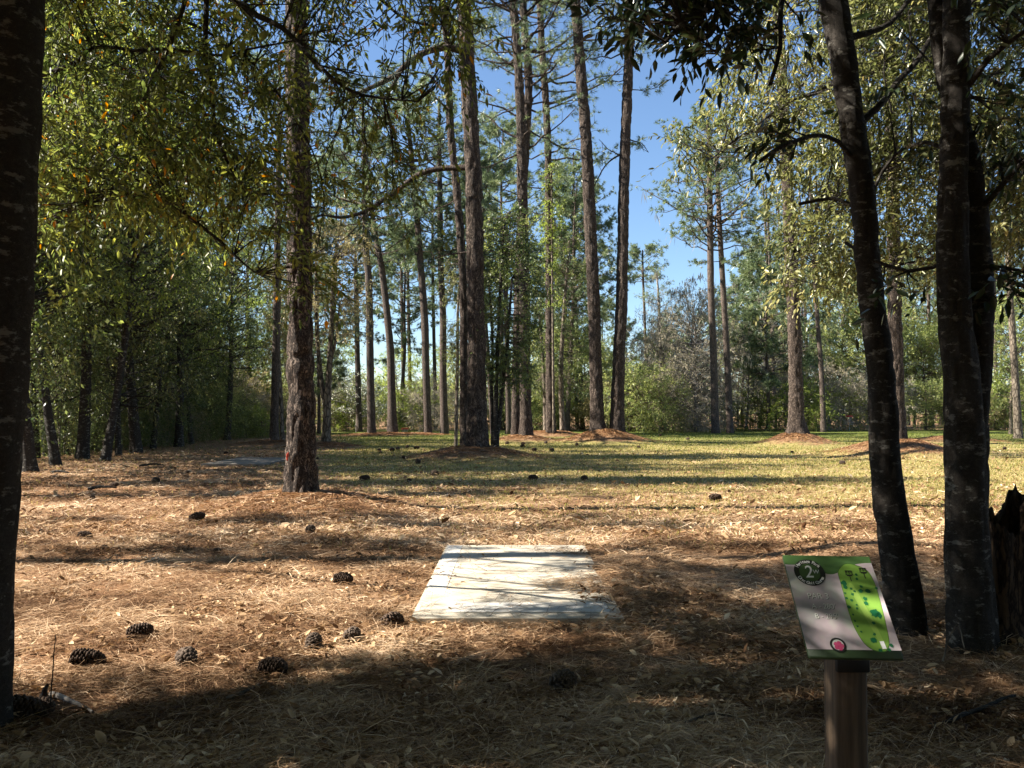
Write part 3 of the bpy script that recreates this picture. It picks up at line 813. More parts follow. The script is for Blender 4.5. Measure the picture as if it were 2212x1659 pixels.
pine('pine_tree', 'slim pine close beside the broad crowned far pine', [(1577, 929, 16), (1570, 760, 14), (1563, 640, 13), (1553, 459, 11), (1548, 330, 8)], 63, 20, 12.5, 30, 3.6, 27, bark='far_bark', sides=12, step=.4, amp=.02, tuft_w=.032, tuft_m=20, ns=6, moss=10)
pine('pine_tree', 'thin far pine rising alone in the gap of open sky', [(1397, 850, 7), (1393, 700, 6), (1389, 600, 5), (1388, 540, 3)], 100, 20.5, 16.6, 26, 3.0, 28, bark='far_bark', sides=8, step=.8, amp=0, tuft_w=.045, tuft_L=.4, tuft_m=12)
pine('pine_tree', 'mossy thin pine short of the sky gap pine and paler', [(1428, 830, 8), (1425, 700, 7), (1421, 620, 5), (1418, 590, 3)], 95, 17.3, 11, 24, 2.6, 29, bark='grey_bark', sides=8, step=.8, amp=0, tuft_w=.03, tuft_m=7, moss=30)
pine('pine_tree', 'slender pine beside the big lone pine on the raked mound', [(1779, 928, 13), (1774, 800, 11), (1765, 678, 10), (1758, 560, 9), (1752, 420, 8)], 66, 21, 11, 24, 3.4, 30, bark='far_bark', sides=12, step=.5, amp=.01, tuft_w=.032, tuft_m=20, ns=6)
pine('pine_tree', 'pale far pine at the very edge of the field beside the golden tree', [(2199, 925, 18), (2192, 800, 15), (2182, 640, 13), (2174, 480, 11), (2168, 380, 9)], 50, 22, 13, 22, 3.6, 31, bark='hard_bark', sides=12, step=.4, amp=.015)
for px_, Y_, sd, lb in ((1668, 82, 32, 'thin straight pine trunk in the trees behind the big lone pine'), (1692, 84, 33, 'thinner pine trunk leaning beside the straight one behind the big lone pine'), (1662, 96, 34, 'palest thin pine trunk far behind the big lone pine'), (1740, 100, 35, 'hazy slight pine showing past the big lone pine')):
    pine('pine_tree', lb, [(px_ + 6, 925, 9), (px_, 700, 8), (px_ - 8, 500, 6), (px_ - 14, 400, 4)], Y_, 24, 14, 20, 3.0, sd, bark='far_bark', sides=8, step=.8, amp=0, tuft_w=.03, tuft_m=12)
for px_, Y_, top, sd, lb in ((772, 66, 540, 41, 'dark thin pine showing close by the twin stemmed hardwood'), (870, 88, 520, 42, 'pale pine far behind the swaying pine'), (884, 92, 560, 43, 'second pale pine far behind the swaying pine, thinner'), (938, 75, 420, 44, 'dark pine deep behind the slim leaning pine'),
                             (1243, 78, 360, 45, 'spindly pine with a high crown showing beside the straight sunlit pine'), (1095, 60, 600, 46, 'grey pine trunk close behind the entwined pair'), (2008, 88, 600, 47, 'grey leaning pine seen between the two dark oaks'), (2150, 74, 520, 48, 'tall thin pine above the golden tree')):
    pine('pine_tree', lb, [(px_ + 4, 925, 14 if Y_ < 70 else 10), (px_, 760, 12 if Y_ < 70 else 8), (px_ - 3, 600, 10 if Y_ < 70 else 7), (px_ - 4, top, 5)], Y_, CAM_Z + (890 - top) * Y_ / 1843 + 1.5, CAM_Z + (890 - top) * Y_ / 1843 * .62, 34, 3.8, sd, bark='far_bark', sides=10, step=.6, amp=0, tuft_w=.038, tuft_m=20, ns=6)

# ------------------------------------------------------------------ dark oaks in the foreground
def limb(mb, pts, r0, r1=.012, sides=7, seed=0):
    q = catmull(np.hstack([np.array(pts, float), np.linspace(r0, r1, len(pts))[:, None]]), .12)
    q[:, :3] += (np.stack([noise3(q[:, :3] * 3, seed + k) for k in range(3)], -1) - .5) * .07
    tubes(mb, q[None, :, :3], q[None, :, 3], sides)
    return q[:, :3]

def near_base(cen, pts, maxd):
    d = np.linalg.norm(cen[:, None] - pts[None], axis=2); j = d.argmin(1); dm = d[np.arange(len(cen)), j]
    return cen + (pts[j] - cen) * np.minimum(1, maxd / np.maximum(dm, 1e-6))[:, None]

def box_pts(px0, px1, py0, py1, Y0, Y1, n, seed, thr=.45, sc_=1.3, keep=None):
    r = np.random.default_rng(seed)
    px = r.uniform(px0, px1, n * 4); py = r.uniform(py0, py1, n * 4); Y = r.uniform(Y0, Y1, n * 4)
    p = np.array([P(a, b, c) for a, b, c in zip(px, py, Y)])
    k = noise3(p * sc_, seed) > thr
    if keep is not None: k &= keep(px, py, Y)
    return p[k][:n]

def oak(name, label, stems, Y, seed, amp=.010):
    b = px_path(stems[0][0], Y)[0]
    t = thing(name, label, 'oak tree', (b[0], b[1], b[2] + .1))
    off = np.array([b[0], b[1], b[2] + .1, 0])
    for k, (pts, dy, H) in enumerate(stems):
        path = np.array(extend(px_path(pts, Y + dy), H, .05)) - off
        tb = MB()
        trunk_tube(tb, path, 64 if len(pts) < 12 else 64, .03, amp, .22, .3, seed + k, 14.0, .07)
        tb.build('trunk', M['oak_bark'], t, True)
    return t, off[:3]

# left edge
t, off = oak('oak_tree', 'dark oak trunk cutting off the photo edge, blotched with pale lichen', [([(-62, 1600, 142), (-48, 1300, 138), (-16, 800, 136), (4, 400, 134), (22, 0, 128)], 0, 8.5)], 4.2, 61)
bm, lm = MB(), MB()
top = P(20, 0, 4.2) - off
L1_ = limb(bm, [P(26, -80, 4.2) - off, np.array([-1.2, 3.9, 5.4]) - off, np.array([.2, 3.4, 6.6]) - off, np.array([1.6, 3.0, 7.4]) - off], .07)
L2_ = limb(bm, [P(30, -330, 4.2) - off, np.array([-2.9, 4.9, 6.6]) - off, np.array([-3.2, 5.4, 8.0]) - off], .07)
L3_ = limb(bm, [np.array([-2.3, 4.2, 6.2]) - off, np.array([-1.0, 4.8, 7.4]) - off, np.array([.4, 5.2, 8.4]) - off], .05)
r = np.random.default_rng(62)
cen = np.vstack([r.normal(0, 1, (230, 3)) * [1.6, .7, 1.0] + [-2.4, 4.85, 7.4], r.normal(0, 1, (70, 3)) * [.9, .7, .6] + [-.4, 4.9, 7.6]]) - off
cen = cen[cen[:, 2] + off[2] > 4.9 + .0]
sprays(lm, bm, cen, nrm(r.normal(0, 1, cen.shape) + [0, 0, -.3]), 4, .5, 9, .085, .032, .35, r, False, .004, base=near_base(cen, np.vstack([L1_, L2_, L3_]), 1.2))
bm.build('branches', M['oak_bark'], t, True); lm.build('crown', M['oak_leaf'], t)

# beside the sign
t, off = oak('oak_tree', 'slim dark oak leaning out behind the course sign', [([(1957, 1376, 74), (1944, 1240, 70), (1931, 1139, 68), (1923, 1095, 66), (1912, 970, 63), (1902, 803, 58), (1881, 634, 53), (1863, 423, 52), (1845, 296, 49), (1821, 127, 52), (1799, 0, 57), (1775, -150, 52)], 0, 8.0)], 5.83, 64)
bm, lm = MB(), MB()
b1 = limb(bm, [P(1805, -40, 5.8) - off, P(1720, -70, 5.5) - off, P(1600, -30, 5.1) - off, P(1500, 30, 4.85) - off, P(1430, 95, 4.75) - off], .04)
b2 = limb(bm, [P(1850, 330, 5.8) - off, P(1790, 300, 5.5) - off, P(1700, 305, 5.2) - off, P(1640, 340, 5.1) - off], .016)
b3 = limb(bm, [P(1700, -60, 5.4) - off, P(1690, 60, 5.2) - off, P(1660, 180, 5.1) - off], .018)
b4 = limb(bm, [P(1815, 90, 5.83) - off, P(1900, 60, 6.0) - off, P(2000, -30, 6.2) - off], .03)
b5 = limb(bm, [P(1850, 280, 5.83) - off, P(1930, 190, 6.0) - off, P(2040, 60, 6.2) - off, P(2120, -20, 6.2) - off], .028)
b6 = limb(bm, [P(1872, 470, 5.83) - off, P(1800, 430, 6.0) - off, P(1720, 440, 6.1) - off], .014)
cen = np.vstack([box_pts(1370, 1560, -120, 130, 4.6, 5.2, 62, 71, .40, 2.2), box_pts(1300, 1400, -60, 60, 4.7, 5.2, 12, 70, .40, 2.2), box_pts(1480, 1650, -60, 170, 4.8, 5.4, 24, 72, .44, 2.2),
                 box_pts(1590, 1780, -80, 120, 5.0, 5.6, 14, 73, .48, 2.0), box_pts(1600, 1740, 250, 360, 5.2, 5.6, 6, 74, .42, 2.2)])  # hanging sprays
cen = cen - off
r = np.random.default_rng(65)
sprays(lm, bm, cen, nrm(r.normal(0, .9, cen.shape) + [-.3, 0, -.2]), 2, .24, 6, .095, .034, .2, r, False, .003, base=near_base(cen, np.vstack([b1, b2, b3, b6]), .6))
c2 = np.random.default_rng(66).normal(0, 1, (90, 3)) * [1.6, .9, .8] + [2.3, 5.6, 6.6]
c2 = c2[c2[:, 2] > 5.0] - off
sprays(lm, bm, c2, nrm(r.normal(0, 1, c2.shape)), 4, .45, 9, .09, .034, .3, r, False, .004, base=near_base(c2, np.vstack([b1, b4, b5]), 1.2))
bm.build('branches', M['oak_bark'], t, True); lm.build('crown', M['dark_leaf'], t)

t, off = oak('oak_tree', 'thick dark double stemmed oak beside the jagged stump', [([(2102, 1425, 84), (2094, 1300, 82), (2087, 1150, 80), (2084, 970, 76), (2076, 800, 70), (2058, 640, 66), (2059, 420, 61), (2063, 250, 57), (2067, 0, 55), (2070, -150, 52)], 0, 8.5),
                                                                                   ([(2124, 1410, 60), (2110, 1200, 52), (2106, 970, 54), (2108, 800, 62), (2112, 640, 60), (2108, 500, 54), (2090, 340, 46), (2045, 160, 46), (2026, 0, 46), (2005, -150, 42)], .13, 8.0)], 5.4, 67, .012)
bm, lm = MB(), MB()
b1 = limb(bm, [P(2060, 560, 5.4) - off, P(1960, 590, 5.6) - off, P(1880, 560, 5.8) - off, P(1830, 520, 6) - off], .013)
b2 = limb(bm, [P(2100, 480, 5.5) - off, P(2160, 400, 5.4) - off, P(2230, 320, 5.2) - off], .022)
b3 = limb(bm, [P(2070, 200, 5.4) - off, P(2130, 130, 5.2) - off, P(2220, 60, 5.0) - off], .025)
b4 = limb(bm, [P(2110, 585, 5.5) - off, P(2170, 585, 5.4) - off, P(2230, 600, 5.4) - off], .010)
b5 = limb(bm, [P(2058, 330, 5.4) - off, P(2000, 300, 5.6) - off, P(1940, 330, 5.9) - off, P(1890, 420, 6.1) - off], .014)
r = np.random.default_rng(68)
cen = np.vstack([box_pts(2105, 2260, -60, 330, 4.8, 6.0, 30, 76, .44, 1.8), box_pts(2130, 2240, 330, 420, 5.0, 6, 10, 77, .4, 2), box_pts(2130, 2230, 560, 640, 5.0, 5.6, 7, 78, .35, 2), box_pts(1900, 2030, 20, 330, 5.6, 6.6, 8, 79, .5, 2), box_pts(1905, 2010, 560, 650, 5.2, 5.9, 4, 80, .3, 2)]) - off
sprays(lm, bm, cen, nrm(r.normal(0, .6, cen.shape) + [.2, 0, -.2]), 2, .28, 6, .095, .034, .2, r, False, .003, base=near_base(cen, np.vstack([b1, b2, b3, b4, b5]), .6))
c2 = np.random.default_rng(69).normal(0, 1, (110, 3)) * [1.5, 1.0, .9] + [3.6, 5.2, 6.9]
c2 = c2[c2[:, 2] > 5.2] - off
sprays(lm, bm, c2, nrm(r.normal(0, 1, c2.shape)), 4, .45, 9, .09, .034, .3, r, False, .004)
bm.build('branches', M['oak_bark'], t, True); lm.build('crown', M['dark_leaf'], t)

# ------------------------------------------------------------------ the laurel oak whose boughs fill the upper corner
def laurel():
    bx, by = -8.2, 8.55
    t = thing('oak_tree', 'laurel oak reaching in from out of frame, its leafy boughs filling the upper corner', 'oak tree', (bx, by, 0))
    off = np.array([bx, by, 0.0])
    tb, bm, lm = MB(), MB(), MB()
    trunk_tube(tb, np.array([[0, 0, -.1, .20], [.03, .05, 2, .19], [-.06, -.07, 4.5, .175], [.05, .05, 7, .16], [.0, -.06, 9.5, .13], [.1, 0, 12.5, .09]]), 40, .06, .01, .3, .4, 81, 12.0)
    boughs = [
        limb(bm, [np.array([.0, 0, 3.4]), P(-150, 560, 7.6) - off, P(75, 505, 7.1) - off, P(274, 274, 7.0) - off, P(385, 42, 6.9) - off, P(440, -180, 6.8) - off], .040, .014, 8, 1),
        limb(bm, [np.array([.45, 0, 5.8]), P(200, -160, 6.6) - off, P(425, -60, 6.4) - off, P(442, 140, 6.3) - off, P(475, 300, 6.3) - off, P(520, 420, 6.3) - off], .032, .008, 7, 2),
        limb(bm, [np.array([.3, 0, 4.6]), P(60, 170, 6.6) - off, P(225, 105, 6.4) - off, P(480, 112, 6.2) - off, P(640, 85, 6.1) - off], .022, .006, 6, 3),
        limb(bm, [P(425, -60, 6.4) - off, P(520, 10, 6.2) - off, P(610, 60, 6.0) - off, P(690, 140, 5.8) - off, P(780, 200, 5.7) - off, P(905, 225, 5.6) - off], .028, .005, 6, 4),
        limb(bm, [P(75, 505, 7.1) - off, P(200, 430, 6.6) - off, P(330, 420, 6.2) - off, P(480, 520, 6.0) - off, P(560, 590, 5.9) - off], .03, .006, 6, 5),
        limb(bm, [np.array([.5, 0, 6.6]), P(350, -330, 7.0) - off, P(560, -180, 7.1) - off, P(740, -60, 7.0) - off, P(880, 40, 6.9) - off, P(960, 60, 6.8) - off], .026, .006, 6, 6),
        limb(bm, [np.array([.35, 0, 5.0]), P(-40, 280, 7.8) - off, P(160, 330, 8.2) - off, P(380, 330, 8.3) - off, P(560, 430, 8.2) - off], .014, .004, 6, 7),
        limb(bm, [P(385, 42, 6.9) - off, P(520, 120, 7.2) - off, P(640, 260, 7.4) - off, P(700, 420, 7.4) - off, P(670, 600, 7.3) - off], .014, .004, 6, 8)]
    bp = np.vstack(boughs)
    edge = lambda px: np.interp(px, [40, 120, 300, 470, 560, 640, 700, 760], [560, 500, 500, 520, 560, 520, 400, 330])
    cen = np.vstack([box_pts(40, 740, -420, 640, 5.5, 8.4, 560, 91, .47, 1.35, lambda px, py, Y: py < edge(px) - 20),
                     box_pts(80, 560, -100, 560, 5.8, 8.4, 250, 97, .50, 1.8, lambda px, py, Y: py < edge(px) - 60),
                     box_pts(680, 1010, -320, 210, 5.5, 7.2, 78, 92, .46, 1.6, lambda px, py, Y: py < 250 - (px - 700) * .35),
                     box_pts(680, 860, 160, 420, 5.5, 6.6, 26, 93, .46, 1.8),
                     box_pts(1000, 1330, -420, -30, 5.6, 7.8, 40, 94, .45, 1.5),
                     box_pts(580, 740, 520, 640, 5.6, 6.4, 9, 95, .40, 2)]) - off
    r = np.random.default_rng(82)
    sprays(lm, bm, cen, nrm(r.normal(0, .7, cen.shape) + [.35, -.1, -.3]), 4, .36, 9, .068, .0215, .45, r, False, .0028, .85, .022, base=near_base(cen, bp, .7))
    hi = r.normal(0, 1, (260, 3)) * [2.0, .75, 1.5] + [3.0, -2.0, 8.6]
    hi = hi[hi[:, 2] > 5.6]
    sprays(lm, None, hi, nrm(r.normal(0, 1, hi.shape)), 4, .5, 9, .085, .03, .35, r, False, 0)
    tb.build('trunk', M['oak_bark'], t, True); bm.build('branches', M['oak_bark'], t, True); lm.build('crown', M['oak_leaf'], t)
laurel()

# ------------------------------------------------------------------ sunlit live oak on the other side
def olive():
    bx, by = 8.9, 11.5
    t = thing('oak_tree', 'live oak with sunlit olive leaves hanging behind the two dark oaks', 'oak tree', (bx, by, 0))
    off = np.array([bx, by, 0.0])
    tb, bm, lm = MB(), MB(), MB()
    trunk_tube(tb, np.array([[0, 0, -.1, .25], [-.1, 0, 1.8, .21], [-.3, .05, 4, .17], [-.5, 0, 6.5, .11], [-.6, -.1, 9, .04]]), 32, .08, .01, .3, .4, 83, 12.0)
    boughs = [limb(bm, [np.array([-.2, 0, 3.2]), P(2180, 420, 11.2) - off, P(2000, 330, 10.8) - off, P(1850, 400, 10.4) - off, P(1740, 500, 10.0) - off, P(1690, 590, 9.8) - off], .06, .008, 7, 11),
              limb(bm, [np.array([-.3, 0, 4.2]), P(2150, 180, 11.2) - off, P(1950, 140, 11) - off, P(1760, 200, 10.6) - off, P(1600, 290, 10.2) - off, P(1540, 340, 10) - off], .06, .008, 7, 12),
              limb(bm, [np.array([-.4, 0, 5.4]), P(2000, -60, 11.5) - off, P(1800, -20, 11.4) - off, P(1640, 60, 11) - off], .05, .008, 7, 13),
              limb(bm, [np.array([-.1, 0, 2.5]), P(2160, 600, 10.6) - off, P(2010, 560, 10.4) - off, P(1900, 590, 10.2) - off], .04, .008, 7, 14)]
    bp = np.vstack(boughs)
    edge = lambda px: np.interp(px, [1520, 1600, 1700, 1800, 1900, 2000, 2100, 2250], [300, 360, 600, 640, 600, 620, 560, 520])
    lft = lambda py: np.interp(py, [-200, 0, 120, 260, 330, 420, 620], [1640, 1640, 1600, 1570, 1600, 1740, 1750])
    cen = np.vstack([box_pts(1530, 2280, -300, 640, 9.0, 12.5, 1500, 101, .40, 1.0, lambda px, py, Y: (py < edge(px)) & (px > lft(py) + 40 * np.sin(py / 40.0)) & ((px > 1800) | (np.sin(px * 1.7 + py * 2.3) > .25))),
                     box_pts(1680, 1860, 470, 640, 9.4, 10.6, 30, 102, .40, 1.5), box_pts(1460, 1600, 250, 330, 10, 11, 12, 104, .3, 1.6)]) - off
    r = np.random.default_rng(84)
    sprays(lm, bm, cen, nrm(r.normal(0, .6, cen.shape) + [-.35, -.1, -.25]), 4, .42, 10, .080, .028, .4, r, False, .003, .85, .01, base=near_base(cen, bp, .9))
    tb.build('trunk', M['oak_bark'], t, True); bm.build('branches', M['oak_bark'], t, True); lm.build('crown', M['olive_leaf'], t)
olive()

# ------------------------------------------------------------------ woods
ANCHORS = [(60, 'the edge oak'), (240, 'the shady wood edge'), (430, 'the shady wood corner'), (592, 'the mounded pine'), (690, 'the twin stemmed hardwood'), (803, 'the dark upright pine'), (924, 'the slim leaning pine'),
           (1030, 'the stout bent pine'), (1125, 'the entwined pair'), (1190, 'the vine wrapped pine'), (1290, 'the straight sunlit pine'), (1335, 'the bowed sunlit pine'), (1400, 'the sky gap'), (1480, 'the bare mossy trees'), (1545, 'the broad crowned far pine'),
           (1620, 'the slim companion pine'), (1721, 'the big lone pine'), (1830, 'the chain basket'), (1935, 'the leaning oak'), (2080, 'the double stemmed oak'), (2190, 'the golden edge tree')]
ORD = ['nearest', 'second', 'third', 'fourth', 'fifth', 'sixth', 'seventh', 'eighth', 'ninth', 'tenth', 'eleventh', 'twelfth']
PENDING = []
def later(o, kind):
    PENDING.append((o, kind))
def finish_labels():
    g = {}
    for o, kind in PENDING:
        px = 1106 + o.location.x / max(o.location.y, 1) * 1843
        a = min(ANCHORS, key=lambda t: abs(t[0] - px))[1]
        g.setdefault((kind, a), []).append(o)
    for (kind, a), l in g.items():
        l.sort(key=lambda o: o.location.y)
        for i, o in enumerate(l):
            if len(l) == 1: o['label'] = f'{kind} behind {a}'
            else: o['label'] = f'{kind} behind {a}, {ORD[min(i, 11)]}' + (' in line' if i == 0 else ' in line')

def plant(protos, name, kind, group, cat, spots, seed, smin=.85, smax=1.15):
    """spots: (px, Y, variant, scale)"""
    r = np.random.default_rng(seed)
    for px, Y, vi, s in spots:
        x = (px - 1106) / 1843 * Y
        z = float(gh(np.array([x]), np.array([Y]))[0])
        pr = protos[vi]
        sz = s * r.uniform(smin, smax)
        rz = r.uniform(0, 6.28)
        if not pr.get('used'):
            o = thing(pr['name'], None, pr['cat'], (x, Y, z)); o.rotation_euler = (0, 0, rz); o.scale = (sz,) * 3
            pr['tm'].build('trunk', M[pr['bark']], o, True); pr['lm'].build('crown', M[pr['leaf']], o)
            if pr.get('moss'):
                mm = MB(); v = np.concatenate(pr['lm'].v).astype(float)
                moss_strands(mm, v[r.integers(0, len(v), pr['moss'])], r, .6, 12, .07)
                mm.build('hanging_moss', M['moss'], o)
            pr['used'] = o
        else:
            o = copy_tree(pr['used'], (x, Y, z), rz, sz)
        o['group'] = pr['group']
        later(o, pr['kind'])

def proto(name, kind, group, cat, seed, bark, leaf, moss=0, **kw):
    tb, lm = hardwood_mesh(seed, **kw)
    return dict(name=name, kind=kind, group=group, cat=cat, tm=tb, lm=lm, bark=bark, leaf=leaf, moss=moss)

WOOD = [proto('hardwood_tree', 'dark green low branched wood tree', 'trees of the shady wood', 'tree', 201, 'oak_bark', 'wood_leaf', H=9.5, Rx=2.7, zb=1.8, nb=90, per=4, L=.12, w=.05, n_tw=4, m=9, r0=.11),
        proto('hardwood_tree', 'tall straight wood tree with a high crown', 'trees of the shady wood', 'tree', 202, 'oak_bark', 'wood_leaf', H=14, Rx=3.0, zb=3.6, nb=100, per=4, L=.125, w=.05, n_tw=4, m=9, r0=.17),
        proto('sapling', 'thin understory sapling', 'saplings of the shady wood', 'sapling', 203, 'hard_bark', 'olive_leaf', H=5.5, Rx=1.5, zb=.8, nb=60, per=3, L=.085, w=.035, n_tw=3, m=7, r0=.05, stems=2),
        proto('hardwood_tree', 'olive leaved wood tree', 'trees of the shady wood', 'tree', 204, 'oak_bark', 'olive_leaf', H=8.5, Rx=2.4, zb=1.6, nb=90, per=4, L=.11, w=.045, n_tw=4, m=8, r0=.10),
        proto('hardwood_tree', 'young lime green wood tree', 'trees of the shady wood', 'tree', 205, 'oak_bark', 'lime_leaf', H=11, Rx=2.3, zb=4.0, nb=70, per=4, L=.11, w=.055, n_tw=4, m=8, r0=.11)]
spots = [(78, 28, 0, 1), (106, 30, 1, 1), (207, 36, 3, .9), (238, 37, 0, 1), (258, 35, 2, 1.1), (286, 40, 2, 1.2), (325, 43, 1, 1.05), (370, 44, 3, 1.0), (426, 46, 0, 1.05), (487, 47, 1, 1.15),
         (20, 26, 1, .9), (-60, 24, 1, 1), (-90, 20, 0, .9), (150, 33, 2, 1), (180, 39, 1, 1.1), (300, 52, 0, 1.1), (120, 42, 0, 1.15), (60, 36, 4, 1), (215, 48, 1, 1.2), (395, 52, 4, 1.0), (350, 60, 4, 1.0), (450, 60, 3, 1.2), (270, 64, 4, 1.0), (160, 58, 1, 1.0), (40, 50, 1, 1.2),
         (505, 58, 0, .9), (555, 74, 3, 1.2), (130, 29, 2, .8), (230, 33, 2, .7), (340, 47, 2, 1), (410, 49, 2, .9), (460, 50, 2, 1), (0, 40, 0, 1.2), (95, 60, 1, 1.4), (210, 75, 1, 1.1), (620, 84, 4, .8)]
spots += [(130, 25, 4, 1.15), (230, 27, 4, 1.25), (70, 22, 1, 1.0), (300, 32, 1, 1.1), (170, 28, 1, 1.1), (380, 38, 1, 1.05), (260, 30, 3, 1.0), (335, 36, 0, 1.0), (420, 42, 4, 1.1), (470, 54, 1, 1.0), (520, 60, 4, .9), (100, 34, 3, 1.1), (145, 31, 0, .8), (190, 33.5, 3, .8), (285, 39, 0, .8), (355, 43.5, 3, .8), (395, 46, 0, .8), (445, 49, 3, .8)]
plant(WOOD, None, None, None, None, spots, 1)

# scrub along the wood line behind the field
BRUSH = [proto('shrub', 'pale brown twiggy shrub', 'scrub along the wood line', 'shrub', 211, 'grey_bark', 'tan_leaf', H=3.0, Rx=2.0, zb=.2, nb=80, per=3, L=.13, w=.06, n_tw=4, m=8, r0=.04, stems=3),
         proto('shrub', 'bright green leafy shrub', 'scrub along the wood line', 'shrub', 212, 'hard_bark', 'lime_leaf', H=3.4, Rx=1.9, zb=.2, nb=80, per=3, L=.14, w=.065, n_tw=4, m=8, r0=.04, stems=3),
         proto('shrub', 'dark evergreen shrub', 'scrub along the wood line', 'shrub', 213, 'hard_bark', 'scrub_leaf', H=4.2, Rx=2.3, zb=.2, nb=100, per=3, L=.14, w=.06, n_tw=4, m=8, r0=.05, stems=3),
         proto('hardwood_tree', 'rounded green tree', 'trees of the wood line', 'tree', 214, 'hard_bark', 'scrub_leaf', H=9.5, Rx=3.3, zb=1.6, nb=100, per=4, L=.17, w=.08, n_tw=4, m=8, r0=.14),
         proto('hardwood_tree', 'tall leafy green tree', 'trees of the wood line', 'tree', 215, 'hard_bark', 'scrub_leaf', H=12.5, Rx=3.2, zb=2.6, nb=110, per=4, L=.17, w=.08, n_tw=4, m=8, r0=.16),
         proto('bare_tree', 'grey half bare tree hung with moss', 'bare mossy trees', 'tree', 216, 'grey_bark', 'grey_leaf', 90, H=10.5, Rx=3.4, zb=2.5, nb=110, per=3, L=.12, w=.05, n_tw=4, m=6, r0=.15, twig=.010),
         proto('shrub', 'grey tangled leafless thicket', 'scrub along the wood line', 'shrub', 217, 'grey_bark', 'grey_leaf', H=4.5, Rx=2.3, zb=.3, nb=100, per=3, L=.13, w=.04, n_tw=4, m=7, r0=.05, stems=3, twig=.01),
         proto('hardwood_tree', 'light green spring tree', 'trees of the wood line', 'tree', 218, 'hard_bark', 'lime_leaf', H=8.0, Rx=2.4, zb=2.0, nb=70, per=4, L=.15, w=.075, n_tw=4, m=8, r0=.10)]
r_ = np.random.default_rng(55)
spots = []
for px in range(560, 2260, 62):                                     # low front edge
    pool = [0, 0, 1, 6, 2] if px < 1060 else ([2, 2, 6, 0] if px < 1480 else [0, 2, 1, 6])
    spots.append((px + r_.uniform(-22, 22), r_.uniform(68, 76), int(r_.choice(pool)), r_.uniform(.8, 1.2)))
for px in (690, 765, 845, 905, 985, 1075, 1150, 1215, 1265, 1310, 1380, 1440, 1590, 1660, 1745, 1800, 1850, 1905, 1965, 2010, 2060, 2120, 2180):
    pool = [0, 2, 7, 6] if px < 1060 else ([3, 2, 3] if px < 1420 else [3, 4, 2, 3])
    spots.append((px + r_.uniform(-15, 15), r_.uniform(78, 92), int(r_.choice(pool)), r_.uniform(.75, 1.05)))
spots += [(1440, 72, 5, .95), (1478, 76, 5, 1.15), (1510, 70, 5, 1.0), (1640, 78, 5, 1.0), (1608, 72, 5, .9), (1700, 90, 5, 1.2), (1410, 88, 5, .9), (1500, 66, 6, 1.2), (1470, 68, 6, .9), (1545, 70, 6, 1.0),
          (1385, 66, 2, 1.15), (1425, 65, 2, .85), (1360, 70, 2, 1.2), (1190, 70, 3, .8), (1230, 74, 3, .95), (1160, 72, 2, 1.3), (1300, 80, 3, .85),
          (1765, 82, 3, 1.15), (1820, 86, 4, 1.05), (1880, 84, 3, 1.2), (1945, 88, 4, 1.0), (2000, 84, 3, 1.1), (2050, 92, 4, 1.1), (2185, 60, 4, .85), (2230, 62, 4, .95), (1680, 92, 3, .9),
          (710, 70, 0, 1.1), (650, 72, 3, .8), (730, 82, 7, 1.0), (860, 88, 7, .9), (1000, 84, 3, .8), (950, 92, 7, 1.0), (660, 90, 4, .9), (560, 64, 0, 1.2), (600, 62, 0, 1.0), (520, 56, 0, 1.1), (540, 60, 7, .9), (460, 54, 0, 1.0)]
_q = np.random.default_rng(91)
for px in range(40, 570, 13):
    Y = 30 + (px - 70) * .046
    spots.append((px + _q.uniform(-7, 7), Y + _q.uniform(-1.5, 6), int(_q.choice([2, 1, 6, 0, 2])), _q.uniform(.35, .8)))
plant(BRUSH, None, None, None, None, spots, 2)

# two flowering dogwoods
for px, Y, s, lb in ((775, 66, 251, 'white flowering dogwood by the dark upright pine'), (1497, 74, 252, 'white flowering dogwood below the bare mossy trees'), (1000, 76, 253, 'small white flowering dogwood beside the stout bent pine')):
    hardwood('dogwood', lb, (px - 1106) / 1843 * Y, Y, s, 'grey_bark', 'white_petal', 'flowering dogwoods', 'dogwood', H=4.3 if px != 1000 else 3.0, Rx=2.1 if px != 1000 else 1.0, zb=1.4, nb=46, per=2, L=.10, w=.085, n_tw=3, m=5, r0=.05, stems=2, squash=.4, droop=0, twig=.008)

# pines filling the wood behind, copies of four kinds
def pine_proto(seed, H, z0, n, Lmax, rb, moss=0):
    r = np.random.default_rng(seed); tb, lm, bm = MB(), MB(), MB()
    k = np.linspace(0, 1, 6)
    path = np.stack([np.cumsum(r.normal(0, .18, 6)), np.cumsum(r.normal(0, .1, 6)), -.2 + k * H, rb * (1 - .8 * k)], -1)
    c = trunk_tube(tb, path, 9, .8, 0, .3, .4, seed)
    tips = pine_crown(lm, bm, c, z0, H, n, Lmax, seed, .40, 20, .046, 6)
    tubes(tb, np.zeros((0, 2, 3)), np.zeros((0, 2)))
    for v, f, t_ in zip([np.concatenate(bm.v)], [None], [None]):
        faces = bm.f
    tb2 = tb
    b0 = tb2.n
    vv = np.concatenate(bm.v); tb2.v.append(vv); tb2.t.append(np.concatenate(bm.t)); tb2.f += [f_ + b0 for f_ in bm.f]; tb2.n += len(vv)
    return dict(name='pine_tree', kind='', group='far pines of the wood', cat='pine tree', tm=tb2, lm=lm, bark='far_bark', leaf='needle', moss=moss)
PINES = [pine_proto(301, 22, 9, 52, 4.6, .24), pine_proto(302, 18, 6, 52, 4.2, .20), pine_proto(303, 25, 12, 52, 4.8, .26), pine_proto(304, 14, 3.5, 50, 3.4, .15, 20)]
for p_, k_ in zip(PINES, ('tall far pine', 'middling far pine', 'towering high crowned far pine', 'short bushy far pine')): p_['kind'] = k_
